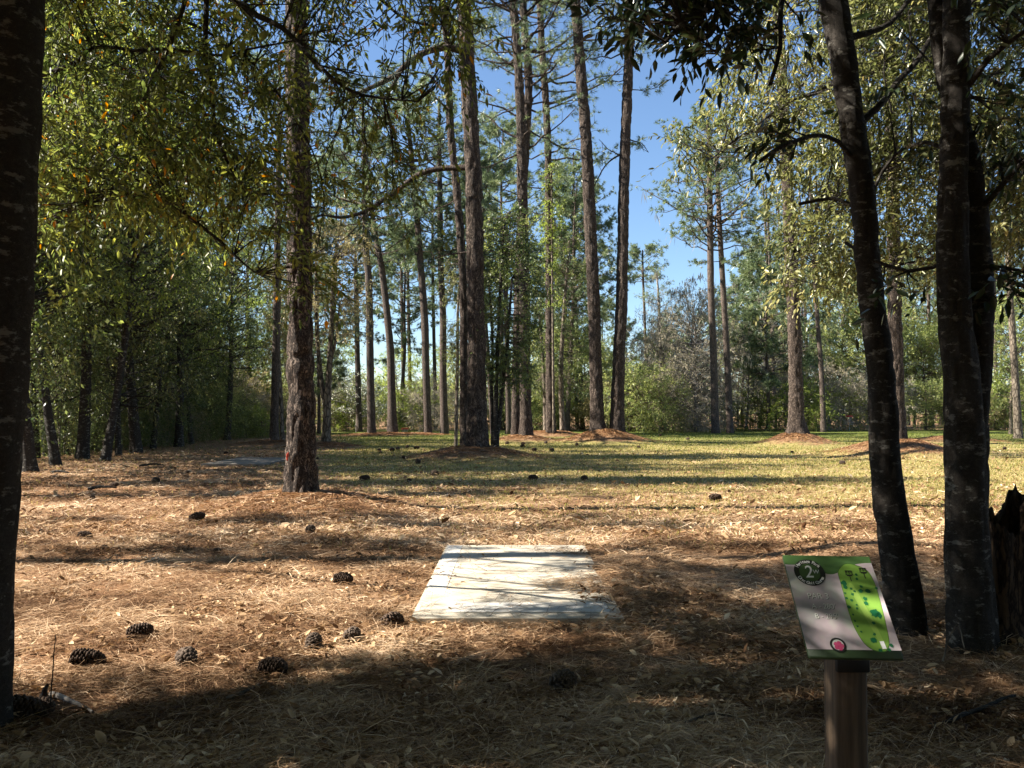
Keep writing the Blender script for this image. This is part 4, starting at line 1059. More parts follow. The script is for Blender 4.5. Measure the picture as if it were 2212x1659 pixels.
spots = [(620, 78, 0, 1), (705, 74, 0, 1), (868, 74, 1, 1.1), (1045, 84, 0, 1.05), (1085, 74, 2, 1), (1215, 88, 1, .9), 
         (1205, 74, 1, .92), (1310, 108, 1, .8), (1350, 110, 3, 1), (1600, 84, 1, .85), (1640, 96, 0, .85), (1700, 84, 1, .9), (1730, 74, 1, .85), (1655, 70, 3, 1.0), (1790, 98, 0, .85), (1850, 104, 1, .95), (1900, 92, 0, .95), (1960, 100, 1, 1), (2030, 104, 2, .9), (2105, 86, 0, .95), (2150, 96, 1, 1), (2210, 90, 0, 1),
         (540, 72, 0, .9), (400, 66, 2, .95), (1064, 60, 0, 1.05), (1226, 68, 0, 1.0), (1262, 76, 1, 1.05), (1560, 100, 3, 1.1), (1450, 120, 3, 1.0), (1500, 118, 3, 1.05), (1430, 112, 3, .75), (690, 62, 3, .9), ]
plant(PINES, None, None, None, None, spots, 3)
finish_labels()

# the far wood that closes the horizon, one mass
def far_wood():
    r = np.random.default_rng(77); lm, tm = MB(), MB()
    n = 2000
    x = r.uniform(-170, 170, n); y = r.uniform(118, 165, n)
    top = 2.5 + 5 * noise2(x * .06, y * .06, 3) + 3 * noise2(x * .3, y * .3, 5)
    z = top * r.uniform(0, 1, n) ** .8
    cen = np.stack([x, y, z], -1)
    sprays(lm, None, cen, nrm(r.normal(0, 1, cen.shape) + [0, 0, .3]), 5, 1.5, 8, .55, .28, .2, r, True, 0, rs=.5)
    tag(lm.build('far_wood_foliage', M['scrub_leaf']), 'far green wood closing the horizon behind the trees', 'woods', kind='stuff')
far_wood()
# brush on the floor of the shady wood
def wood_floor():
    r = np.random.default_rng(78); lm, tm = MB(), MB()
    n = 6500
    y = r.uniform(22, 70, n); x = -14.2 - (y - 25) * .055 - r.gamma(1.3, 3.2, n)
    z = gh(x, y) + r.uniform(.05, 2.0, n) ** 1.3
    cen = np.stack([x, y, z], -1)
    sprays(lm, lm, cen, nrm(r.normal(0, .7, cen.shape) + [0, 0, .8]), 3, .7, 6, .10, .04, .1, r, True, .006, rs=.5)
    tag(lm.build('undergrowth', M['wood_leaf']), 'low green undergrowth on the floor of the shady wood', 'undergrowth', kind='stuff')
wood_floor()

# twin stemmed hardwood and holly in the clearing
def stems_tree(name, label, stems, Y, bark, leaf, cat, crown, seed, L=.09, w=.04, n_tw=4, m=8, tw=.4, sides=14):
    b = px_path(stems[0], Y)[0]
    t = thing(name, label, cat, (b[0], b[1], b[2] + .1))
    off = np.array([b[0], b[1], b[2] + .1, 0]); cs = []
    for k, s in enumerate(stems):
        tb = MB(); cs.append(trunk_tube(tb, np.array(px_path(s, Y, .3 * (k % 2))) - off, sides, .2, .01, .2, .3, seed + k))
        tb.build('trunk', M[bark], t, True)
    bp = np.vstack(cs)[:, :3]
    bm, lm = MB(), MB(); r = np.random.default_rng(seed)
    cen = np.vstack([box_pts(*c, seed + i) for i, c in enumerate(crown)]) - off[:3]
    sprays(lm, bm, cen, nrm(r.normal(0, .7, cen.shape) + [0, -.1, -.1]), n_tw, tw, m, L, w, .3, r, True, .005, base=near_base(cen, bp[bp[:, 2] > bp[:, 2].max() * .3], 1.6))
    bm.build('branches', M[bark], t, True); lm.build('crown', M[leaf], t)
stems_tree('hardwood_tree', 'light barked twin stemmed hardwood just past the nearest pine', [[(704, 953, 19), (706, 900, 17), (708, 860, 15), (712, 780, 12), (716, 700, 10), (722, 560, 6)], [(705, 880, 12), (698, 850, 11), (690, 780, 9), (684, 700, 8), (682, 560, 5)], [(712, 800, 8), (724, 740, 6), (735, 650, 4)]], 37, 'hard_bark', 'tan_leaf', 'tree',
           [(670, 800, 480, 760, 35, 39, 240), (676, 760, 440, 560, 35, 39, 60)], 401, .10, .045)
stems_tree('holly_tree', 'dark evergreen holly with thin stems beside the stout bent pine', [[(1070, 952, 11), (1072, 850, 9), (1075, 750, 8), (1082, 600, 6), (1090, 470, 3)], [(1064, 950, 8), (1062, 850, 7), (1064, 740, 6), (1056, 600, 4)], [(1074, 950, 9), (1086, 840, 7), (1096, 740, 6), (1106, 600, 4)]], 29.3, 'oak_bark', 'wood_leaf', 'holly tree',
           [(1030, 1150, 470, 840, 28, 31, 330), (1060, 1140, 440, 560, 28.5, 30.5, 40), (1140, 1185, 560, 760, 28.5, 30.5, 50)], 402, .11, .055)
stems_tree('climbing_vine', 'yellow green vine climbing the pine behind the entwined pair', [[(1196, 930, 5), (1195, 800, 5), (1193, 600, 4), (1191, 360, 3)]], 50.6, 'hard_bark', 'lime_leaf', 'vine', [(1172, 1212, 340, 660, 50.1, 51.6, 110), (1166, 1225, 420, 560, 50.1, 51.6, 50)], 403, .13, .055)
stems_tree('hardwood_tree', 'leafy green tree filling the space behind the vine wrapped pine', [[(1215, 925, 12), (1212, 800, 10), (1220, 650, 7), (1230, 520, 4)], [(1178, 925, 9), (1175, 820, 8), (1165, 680, 5)]], 53.5, 'hard_bark', 'wood_leaf', 'tree', [(1145, 1275, 560, 860, 52.5, 55, 420), (1180, 1260, 500, 600, 52.5, 55, 70)], 404, .13, .06)
stems_tree('hardwood_tree', 'yellow tinged leafy tree half hidden by the stout bent pine', [[(985, 940, 8), (988, 800, 7), (990, 650, 5), (1000, 560, 3)]], 33.5, 'hard_bark', 'olive_leaf', 'tree', [(960, 1010, 560, 800, 32.5, 34, 110)], 405, .08, .036)
stems_tree('hardwood_tree', 'golden leaved tree touching the nearest pine', [[(610, 948, 10), (606, 850, 9), (602, 750, 7), (606, 600, 4)]], 46, 'hard_bark', 'tan_leaf', 'tree', [(575, 640, 560, 800, 45, 47.5, 200)], 406, .11, .05)

# ------------------------------------------------------------------ trees beyond the frame whose shade falls in the picture, plus added sky blockers
def shade_tree(name, label, x, y, H, groups, seed, r0=.2, L=.10, w=.042, cat='oak tree'):
    t = thing(name, label, cat, (x, y, 0)); tb, lm = MB(), MB(); r = np.random.default_rng(seed)
    c = trunk_tube(tb, np.array([[0, 0, -.1, r0], [.1, 0, H * .3, r0 * .8], [.3, .05, H * .6, r0 * .55], [.4, 0, H, .03]]), 16, .2, .01, .3, .4, seed)
    for cx, cy, cz, sx, sy, sz, n in groups:
        cen = r.normal(0, 1, (n * 2, 3)) * [sx, sy, sz]
        cen = cen[noise3(cen * 1.1 + 50, seed) > (.42 if n > 40 else 0)][:n] + [cx - x, cy - y, cz]
        cen = cen[cen[:, 2] > (2.5 if y > -4 else .4)]
        hub = cen.mean(0)
        if n > 40: tubes(tb, np.stack([np.repeat(c[[int(len(c) * .55)], :3], len(cen[::8]), 0), (hub + cen[::8]) / 2, cen[::8]], 1), np.tile([.022, .014, .006], (len(cen[::8]), 1)), 5)
        sprays(lm, None, cen, nrm(r.normal(0, 1, cen.shape)), 4, .5, 9, L, w, .3, r, True, 0)
    tb.build('trunk', M['oak_bark'], t, True); lm.build('crown', M['oak_leaf'], t)
shade_tree('oak_tree', 'oak out of frame whose shade darkens the near straw', -8.6, 3.6, 8, [(-7.4, 3.7, 4.8, 1.7, .36, 1.2, 420), (-5.0, 3.6, 6.9, 1.9, .42, 1.0, 420), (-4.0, 2.35, 5.4, 1.1, .5, .9, 120), (-3.6, 5.1, 5.9, 1.2, .45, .7, 220), (-5.6, 4.85, 4.9, .9, .30, .6, 90), (-6.4, 4.65, 6.4, .9, .35, .7, 110), (-6.2, 6.05, 5.5, .7, .2, .5, 38), (-4.6, 6.1, 6.2, .8, .25, .5, 60)], 501)
for lb, x, y, H, g, sd in (('oak out of frame shading the straw round the nearest pine', -11.5, 15.6, 11, [(-10.9, 15.7, 6.2, 1.8, .55, 1.6, 260)], 502),
                           ('tall oak out of frame shading the grass past the nearest pine', -13.5, 18.6, 15, [(-12.6, 18.0, 9.0, 2.2, .55, 2.6, 620), (-11.8, 18.6, 12.5, 2.0, .5, 1.6, 420)], 503),
                           ('spreading oak out of frame shading the middle of the fairway', -15.5, 22.5, 16, [(-14.4, 22.4, 10.5, 2.4, .5, 3.0, 460), (-14, 23.9, 14.5, 2.4, .35, 1.4, 120)], 504),
                           ('oak out of frame beside the second tee pad', -18.5, 27, 17, [(-17.6, 27.6, 9.5, 2.6, .6, 3.4, 300), (-17.5, 29.0, 15.5, 2.6, .4, 1.6, 120)], 505),
                           ('oak out of frame shading the far fairway', -26, 38, 19, [(-24.5, 41, 12, 3.2, .6, 3.0, 150), (-29, 49, 11, 3.2, .5, 3.0, 110)], 506)):
    shade_tree('oak_tree', lb, x, y, H, g, sd, L=.15, w=.07)
for i, (x, y) in enumerate(((-9.5, -6.5), (-5.0, -5.6), (-.5, -7.0), (4.2, -5.8), (9.0, -6.4), (13.0, -2.0))):  # added wall of oaks behind the camera, there to cut sky fill
    shade_tree('oak_tree', ['leafy oak out of frame behind the path, far side', 'leafy oak out of frame behind the path', 'leafy oak out of frame straight behind the tee', 'leafy oak out of frame behind the sign', 'leafy oak out of frame behind the stump', 'leafy oak out of frame past the stump'][i], x, y, 11, [(x, y, 3.6, 1.9, 1.0, 1.6, 420), (x + .5, y + .4, 8.2, 2.2, 1.3, 1.5, 420)], 530 + i, L=.2, w=.11)
shade_tree('oak_tree', 'great oak out of frame whose crown closes the sky over the fairway start', 13.5, 13.0, 18, [(6.5, 12.5, 14.5, 3.4, 2.4, .9, 800), (11, 17, 17, 2.6, 2.4, 1.0, 500), (11.5, 9.5, 11.5, 1.6, 1.6, 1.6, 400)], 540, L=.24, w=.13)  # unseen canopy added to keep sky light off the near ground
shade_tree('oak_tree', 'low spreading oak out of frame right above the photographer', -7.5, -1.0, 9, [(-4.5, .3, 6.2, 2.2, .9, 1.1, 700), (-.5, .2, 5.6, 2.2, .9, 1.0, 700), (4.4, .2, 5.4, 1.8, .7, 1.0, 500), (7.0, 1.2, 5.0, 1.5, 1.2, 1.4, 400)], 541, L=.18, w=.10)  # unseen leaf mass added to darken the foreground shade
_r = np.random.default_rng(515)
shade_tree('oak_tree', 'thin crowned oak out of frame dappling the straw before the nearest pine', -14.0, 17.6, 12, [(_r.uniform(-12.5, -7.8), _r.uniform(8.4, 12.2), _r.uniform(4.2, 10), _r.uniform(.25, .6), _r.uniform(.08, .22), _r.uniform(.1, .35), int(_r.integers(10, 30))) for _k in range(30)], 515)
shade_tree('oak_tree', 'huge oak out of frame spreading its crown above the tee', 8.5, 2.0, 13, [(2.5, 1.5, 10.6, 3.2, 2.6, .9, 700), (6.5, 5.4, 10.8, 2.2, 1.3, .9, 600)], 507, L=.2, w=.10)  # added overhead sky blocker, its own shadow lands outside the view
for i, (x, y, g) in enumerate(((-5.5, -2.5, [(-5, -2.2, 6, 2.2, 1.6, 1.6, 200), (-3, -1.0, 7.5, 2, 1.2, 1, 100)]), (1.5, -3.5, [(1.5, -2.5, 6.5, 2.4, 1.6, 1.5, 240), (1, .3, 7.6, 2.2, 1.2, .8, 150)]), (7.5, -.5, [(7, 0, 6, 2, 2, 1.8, 240), (5.5, 2.4, 7.4, 1.8, 1.2, 1.2, 150)]), (9.5, 5.5, [(9, 5.2, 5.6, 1.6, 1.8, 2, 240)]))):  # unseen crowns added around the camera to lower sky fill in shade
    shade_tree('oak_tree', ['oak out of frame shading the ground behind the edge oak', 'oak out of frame arching over the path to the tee', 'oak out of frame shading the sign from behind', 'oak out of frame standing past the jagged stump'][i], x, y, 9, g, 510 + i, L=.12, w=.055)
# ------------------------------------------------------------------ stump
M['stump_bark'] = bark_mat('stump_bark', (.018, .011, .007), (.060, .038, .024), (.13, .085, .05), 9.0, .25, 1.0, None, .02, .4)
def stump():
    t = thing('stump', 'broken dark stump with jagged splinters beside the double stemmed oak', 'stump', (3.28, 5.75, 0))
    n, K = 90, 30
    th = np.linspace(0, 2 * math.pi, n, endpoint=False)
    r = np.random.default_rng(31)
    jag = np.interp(th, [0, .6, 1.2, 1.7, 2.2, 2.6, 3.1, 3.8, 4.7, 5.4, 6.28], [.98, 1.04, .86, .90, 1.14, 1.22, 1.12, .84, .74, .80, .98]) + r.uniform(-.03, .03, n)
    rad = .19 * (1 + .10 * np.sin(3 * th + 1) + .08 * np.sin(5 * th))
    k = np.linspace(0, 1, K)[:, None]
    z = k * jag[None] + (1 - k) * -.1
    R_ = rad[None] * (1 + .35 * np.exp(-(z + .1) / .18)) * (1 - .06 * k)
    q = np.stack([np.cos(th)[None] * R_ * 9, np.sin(th)[None] * R_ * 9, z * 2.2], -1)
    R_ = R_ + .03 * (np.abs(noise3(q * 1.6, 3) - .5) * 2 - .4)
    v = np.stack([np.cos(th)[None] * R_, np.sin(th)[None] * R_, z], -1)
    vi = v[::-1].copy(); vi[:, :, :2] *= .72; vi[:, :, 2] = vi[:, :, 2] * .9
    mb = MB()
    a = np.concatenate([v, vi[: K // 2]]); Kt = len(a)
    idx = np.arange(Kt * n).reshape(Kt, n)
    qd = np.stack([idx[:-1], np.roll(idx, -1, 1)[:-1], np.roll(idx, -1, 1)[1:], idx[1:]], -1).reshape(-1, 4)
    mb.add(a.reshape(-1, 3), [qd]); mb.build('trunk_shell', M['stump_bark'], t)
    mb = MB()
    for i in range(16):                                             # splinters standing on the rim
        a_ = r.uniform(1.9, 3.0); h = r.uniform(.06, .2); c = np.array([math.cos(a_) * .17, math.sin(a_) * .17, .86])
        tubes(mb, np.array([[c, c + [0, 0, h * .6], c + [r.normal(0, .01), 0, h + .1]]]), np.array([[.018, .010, .002]]), 4)
    mb.build('splinters', M['hard_bark'], t)
stump()

# ------------------------------------------------------------------ pine cones
M['cone'] = bark_mat('pine_cone', (.014, .009, .006), (.065, .039, .026), (.17, .12, .085), 60.0, 1, .3, None, .002)
def cone_mesh(seed, L=.135, D=.088, n=120):
    r = np.random.default_rng(seed); mb = MB()
    tubes(mb, np.array([[[-.45 * L, 0, 0], [0, 0, 0], [.45 * L, 0, 0]]]), np.array([[.012, .022, .006]]), 8)
    for i in range(n):
        u = (i + .5) / n
        a = i * 2.39996 + r.normal(0, .08)
        R_ = D / 2 * math.sin(math.pi * min(1, .12 + u * .86)) ** .62
        x = (-.46 + .92 * u) * L
        ax = np.array([1.0, 0, 0]); rad = np.array([0, math.cos(a), math.sin(a)]); sd = np.cross(ax, rad)
        tilt = .15 + .75 * u
        d = nrm(rad * math.cos(tilt) + ax * math.sin(tilt)); nn = nrm(ax * math.cos(tilt) - rad * math.sin(tilt))
        p = ax * x + rad * R_ * .25; e = ax * x + rad * R_ * .25 + d * R_ * r.uniform(.68, .85)
        w = .0085 + .007 * math.sin(math.pi * u); th = .0035
        v = [p - sd * w * .35, p + sd * w * .35, e + sd * w * .8 - nn * th, e - sd * w * .8 - nn * th, e - sd * w * .7 + nn * th * 1.5, e + sd * w * .7 + nn * th * 1.5, e + d * .006]
        mb.add(np.array(v), [np.array([[0, 1, 2, 3], [1, 0, 4, 5]]), np.array([[3, 2, 6], [5, 4, 6], [2, 5, 6], [4, 3, 6], [0, 3, 4], [1, 5, 2]])])
    return mb.mesh('pine_cone', M['cone'])
M['old_cone'] = bark_mat('weathered_cone', (.022, .015, .011), (.095, .066, .048), (.22, .17, .13), 60.0, 1, .3, None, .002)
CONES = [cone_mesh(1), cone_mesh(2, .12, .095, 110), cone_mesh(3, .15, .085, 130)]
CONES[1].materials[0] = M['old_cone']
def cone(px, py, size, label, k=0, rz=None, tilt=0.0, group=None):
    g = G(px, py + size * .25)
    for _ in range(4):
        g = G(px, py + size * .28, float(gh(g[:1], g[1:2])[0]))
    o = link('pine_cone', CONES[k % 3])
    s = size / 1843.0 * g[1] / (.125 if k % 3 != 1 else .11)
    s = min(max(s, .7), 1.7)
    o.scale = (s,) * 3
    o.location = (g[0], g[1], g[2] + .037 * s)
    rs = np.random.default_rng(int(px * 7 + py))
    o.rotation_euler = (rs.uniform(0, 6.28), tilt + rs.normal(0, .12), rs.uniform(0, 6.28) if rz is None else rz)
    return tag(o, label, 'pine cone', group)
FG = 'pine cones lying on the straw'
cone(300, 1366, 52, 'pine cone standing clear in the sun, topmost of the near cluster by the edge oak', 0, .5, group=FG)
cone(188, 1424, 62, 'long pine cone in sun, nearest in line with the edge oak trunk', 2, .3, group=FG)
cone(402, 1426, 52, 'round pine cone between sun and shade below the topmost sunlit cone', 1, 1.9, group=FG)
cone(588, 1442, 60, 'dark pine cone lying on the shade line near the bottom cluster', 0, -.2, group=FG)
cone(677, 1394, 42, 'grey weathered pine cone standing on end in a sun patch', 1, 1.2, -1.2, group=FG)
cone(760, 1376, 42, 'shaded pine cone between the weathered cone and the tee pad corner', 1, 1.4, group=FG)
cone(847, 1342, 52, 'shaded pine cone touching the front corner of the tee pad', 0, .9, group=FG)
cone(1215, 1476, 56, 'dark pine cone in the shade in front of the tee pad', 1, .6, group=FG)
cone(740, 1251, 40, 'sunlit pine cone beside the tee pad, open and reddish', 0, 0.0, group=FG)
cone(670, 1144, 22, 'small dark pine cone below the nearest pine mound', 1, 1.2, group=FG)
cone(688, 1108, 26, 'brown pine cone on the slope of the nearest pine mound', 0, .4, group=FG)
cone(1545, 1075, 26, 'lone pine cone out on the sunny grass', 0, .2, group=FG)
cone(425, 1117, 30, 'dark pine cone in the shade band beside the nearest pine', 2, .1, group=FG)
cone(183, 1157, 28, 'pine cone lying near the long line of shade by the edge oak', 2, -.1, group=FG)
cone(225, 1184, 14, 'tiny pine cone just above the long line of shade', 1, 0, group=FG)
cone(469, 1190, 15, 'tiny pine cone above the middle of the long line of shade', 1, 0, group=FG)
cone(50, 1532, 78, 'big dark pine cone at the foot of the edge oak', 2, .2, group=FG)
cone(88, 1528, 60, 'second big dark pine cone touching the one at the edge oak foot', 0, -.4, group=FG)
cone(787, 1032, 24, 'pair of cones read as one, in shade past the nearest pine', 2, .1, group=FG)
bpy.data.objects['pine_cone.018']['label'] = 'pine cone in shade just past the nearest pine shadow'
k = 0
for px, py, s in ((884, 1038, 14), (940, 1023, 16), (1152, 1032, 20), (1262, 1033, 18), (903, 997, 15), (872, 988, 12), (847, 971, 12), (859, 969, 12), (819, 972, 9), (822, 977, 8), (880, 965, 9), (900, 967, 11), (739, 960, 8), (1130, 993, 10), (1129, 963, 13), (1154, 971, 12), (1179, 956, 10), (1130, 958, 9), (1095, 957, 10), (1192, 972, 11),
                  (1246, 959, 13), (1300, 951, 9), (1347, 951, 12), (686, 990, 8), (1426, 940, 7), (1486, 948, 8), (1632, 958, 8), (1711, 977, 10), (1820, 1000, 12), (2170, 968, 14), (247, 1048, 18), (337, 1038, 16), (463, 1001, 9), (488, 978, 9), (200, 1075, 12), (120, 1062, 12), (405, 1020, 10), (1690, 940, 6), (1380, 965, 8), (1760, 960, 8)):
    cone(px, py, s, 'small dark pine cone scattered among others on the distant grass', k, None, 0, 'distant pine cones on the grass'); k += 1

# ------------------------------------------------------------------ sticks
def stick(label, pts, r0, cat='stick', bark='hard_bark', name='fallen_stick'):
    b = np.array(pts[0]); t = MB()
    q = catmull(np.hstack([np.array(pts), np.linspace(r0, r0 * .45, len(pts))[:, None]]), .03)
    q[:, :3] += (np.stack([noise3(q[:, :3] * 9, 7 + i) for i in range(3)], -1) - .5) * .02
    tubes(t, q[None, :, :3] - b, q[None, :, 3], 7)
    o = t.build(name, M[bark], None, True); o.location = tuple(b)
    return tag(o, label, cat)
stick('pale bleached stick slanting over the straw by the big dark cones', [G(112, 1500, .03), G(150, 1512, .045), G(200, 1536, .02)], .016, bark='grey_bark')
stick('short dark stick standing up behind the big dark cones', [G(92, 1505, .02), P(95, 1490, 4.5), P(103, 1478, 4.48)], .018, bark='oak_bark')
stick('thin upright stalk rising from the straw by the big dark cones', [G(109, 1538, .0), P(112, 1480, 4.25), P(118, 1400, 4.3), P(119, 1370, 4.32)], .004, bark='oak_bark', name='dead_stalk', cat='stalk')
stick('broken stick lying at the edge of the near shade', [G(492, 1508, .03), G(520, 1497, .05), G(563, 1478, .03)], .014)
stick('dark stick lying in the litter behind the sign post', [G(2000, 1570, .03), G(2080, 1545, .04), G(2190, 1500, .05)], .016, bark='oak_bark')
stick('curved twig half buried in shade in front of the tee pad', [G(1480, 1560, .02), G(1540, 1540, .035), G(1600, 1550, .02)], .009)
stick('long bare twig arching out of the litter beside the jagged stump', [P(2036, 1430, 5.0) * 1 - np.array([0, 0, .0]), P(2065, 1350, 5.1), P(2085, 1400, 5.0)], .006, bark='hard_bark')
r = np.random.default_rng(41)
for i, (px, py, l) in enumerate(((190, 1062, .5), (300, 1010, .7), (110, 1025, .6))):
    g = G(px, py); a = r.uniform(-.5, .5)
    stick(['short grey branch piece lying on straw toward the shady wood', 'long dead branch along the shady wood edge', 'dead branch nearest the edge oak trunk'][i],
          [g + [0, 0, .05], g + [math.cos(a) * l * .5, math.sin(a) * l * .5, .09], g + [math.cos(a) * l, math.sin(a) * l, .06]], .035, bark='oak_bark', name='dead_branch', cat='branch')
# tufts of straw needles still on their twigs, lying in the near shade
for px, py, lb in ((1310, 1490, 'fan of brown needles on a fallen twig beside the shaded cone'), (1240, 1560, 'second fan of brown needles lying nearer the camera'), (1000, 1420, 'brown needle fan lying close in front of the tee pad')):
    g = G(px, py, .02); mb = MB()
    ang = rng.uniform(-2.6, .4, 90)
    d = np.stack([np.cos(ang), np.sin(ang), rng.uniform(.02, .25, 90)], -1)
    s = np.stack([-np.sin(ang), np.cos(ang), np.zeros(90)], -1) * .0017
    Ln = rng.uniform(.12, .24, 90)[:, None]
    i = np.arange(90)[:, None] * 4
    mb.add(np.stack([-s, s, d * Ln + s * .4, d * Ln - s * .4], 1).reshape(-1, 3), [i + np.array([0, 1, 2, 3])], np.repeat(rng.uniform(.3, .9, 90), 4))
    tubes(mb, np.array([[[0, 0, 0], [-.05, .05, .01], [-.12, .09, .0]]]), np.array([[.006, .006, .005]]), 6, .05)
    o = mb.build('needle_spray', M['straw']); o.location = tuple(g); tag(o, lb, 'pine needles')

# ------------------------------------------------------------------ baskets
def ring(mb, R_, z, r0, n=28, m=6):
    th = np.linspace(0, 2 * math.pi, n + 1)
    tubes(mb, np.stack([np.cos(th) * R_, np.sin(th) * R_, np.full(n + 1, z)], -1)[None], np.full((1, n + 1), r0), m)
M['galv'] = flat_mat('galvanised_steel', (.42, .44, .45), .45, .5, .6, .15, 20)
M['red_band'] = flat_mat('red_band', (.50, .035, .025), .5, .4, 0, .15, 12)
M['orange_band'] = flat_mat('orange_band', (.62, .13, .045), .6, .3, 0, .15, 12)
def basket(label, x, y, z, s, band):
    t = thing('disc_golf_basket', label, 'disc golf basket', (x, y, z)); t.scale = (s,) * 3
    mb = MB(); tubes(mb, np.array([[[0, 0, -.1], [0, 0, .7], [0, 0, 1.38]]]), np.full((1, 3), .024), 10); mb.build('pole', M['galv'], t)
    mb = MB(); th = np.linspace(0, 2 * math.pi, 40)
    for R_, zz in ((.27, 1.24),):
        v = np.concatenate([np.stack([np.cos(th) * a, np.sin(th) * a, np.full(40, c)], -1) for a, c in ((R_, zz), (R_, zz + .12), (R_ - .012, zz + .12), (R_ - .012, zz), (R_, zz))])
        idx = np.arange(200).reshape(5, 40); mb.add(v, [np.stack([idx[:-1, :-1], idx[:-1, 1:], idx[1:, 1:], idx[1:, :-1]], -1).reshape(-1, 4)])
    mb.build('top_band', M[band], t)
    mb = MB()
    for i in range(12):
        a = i * math.pi / 6
        tubes(mb, np.array([[[math.cos(a) * .25, math.sin(a) * .25, 1.25], [math.cos(a) * .12, math.sin(a) * .12, .95], [math.cos(a) * .03, math.sin(a) * .03, .78]]]), np.full((1, 3), .008), 5)
    mb.build('chain_curtain', M['galv'], t)
    mb = MB(); ring(mb, .33, .82, .012); ring(mb, .33, .66, .009); ring(mb, .2, .60, .009)
    for i in range(20):
        a = i * math.pi / 10
        tubes(mb, np.array([[[math.cos(a) * .33, math.sin(a) * .33, .82], [math.cos(a) * .33, math.sin(a) * .33, .64], [math.cos(a) * .03, math.sin(a) * .03, .60]]]), np.full((1, 3), .007), 4)
    mb.build('catch_tray', M['galv'], t)
x, y = (1834 - 1106) / 1843 * 70, 70.0
basket('disc golf basket with a red band far across the field by the scrub', x, y, float(gh(np.array([x]), np.array([y]))[0]) - .08, 1, 'red_band')
x, y = (875 - 1106) / 1843 * 62, 62.0
basket('low disc golf basket with an orange band beside the swaying pine', x, y, float(gh(np.array([x]), np.array([y]))[0]) - .95, 1, 'orange_band')

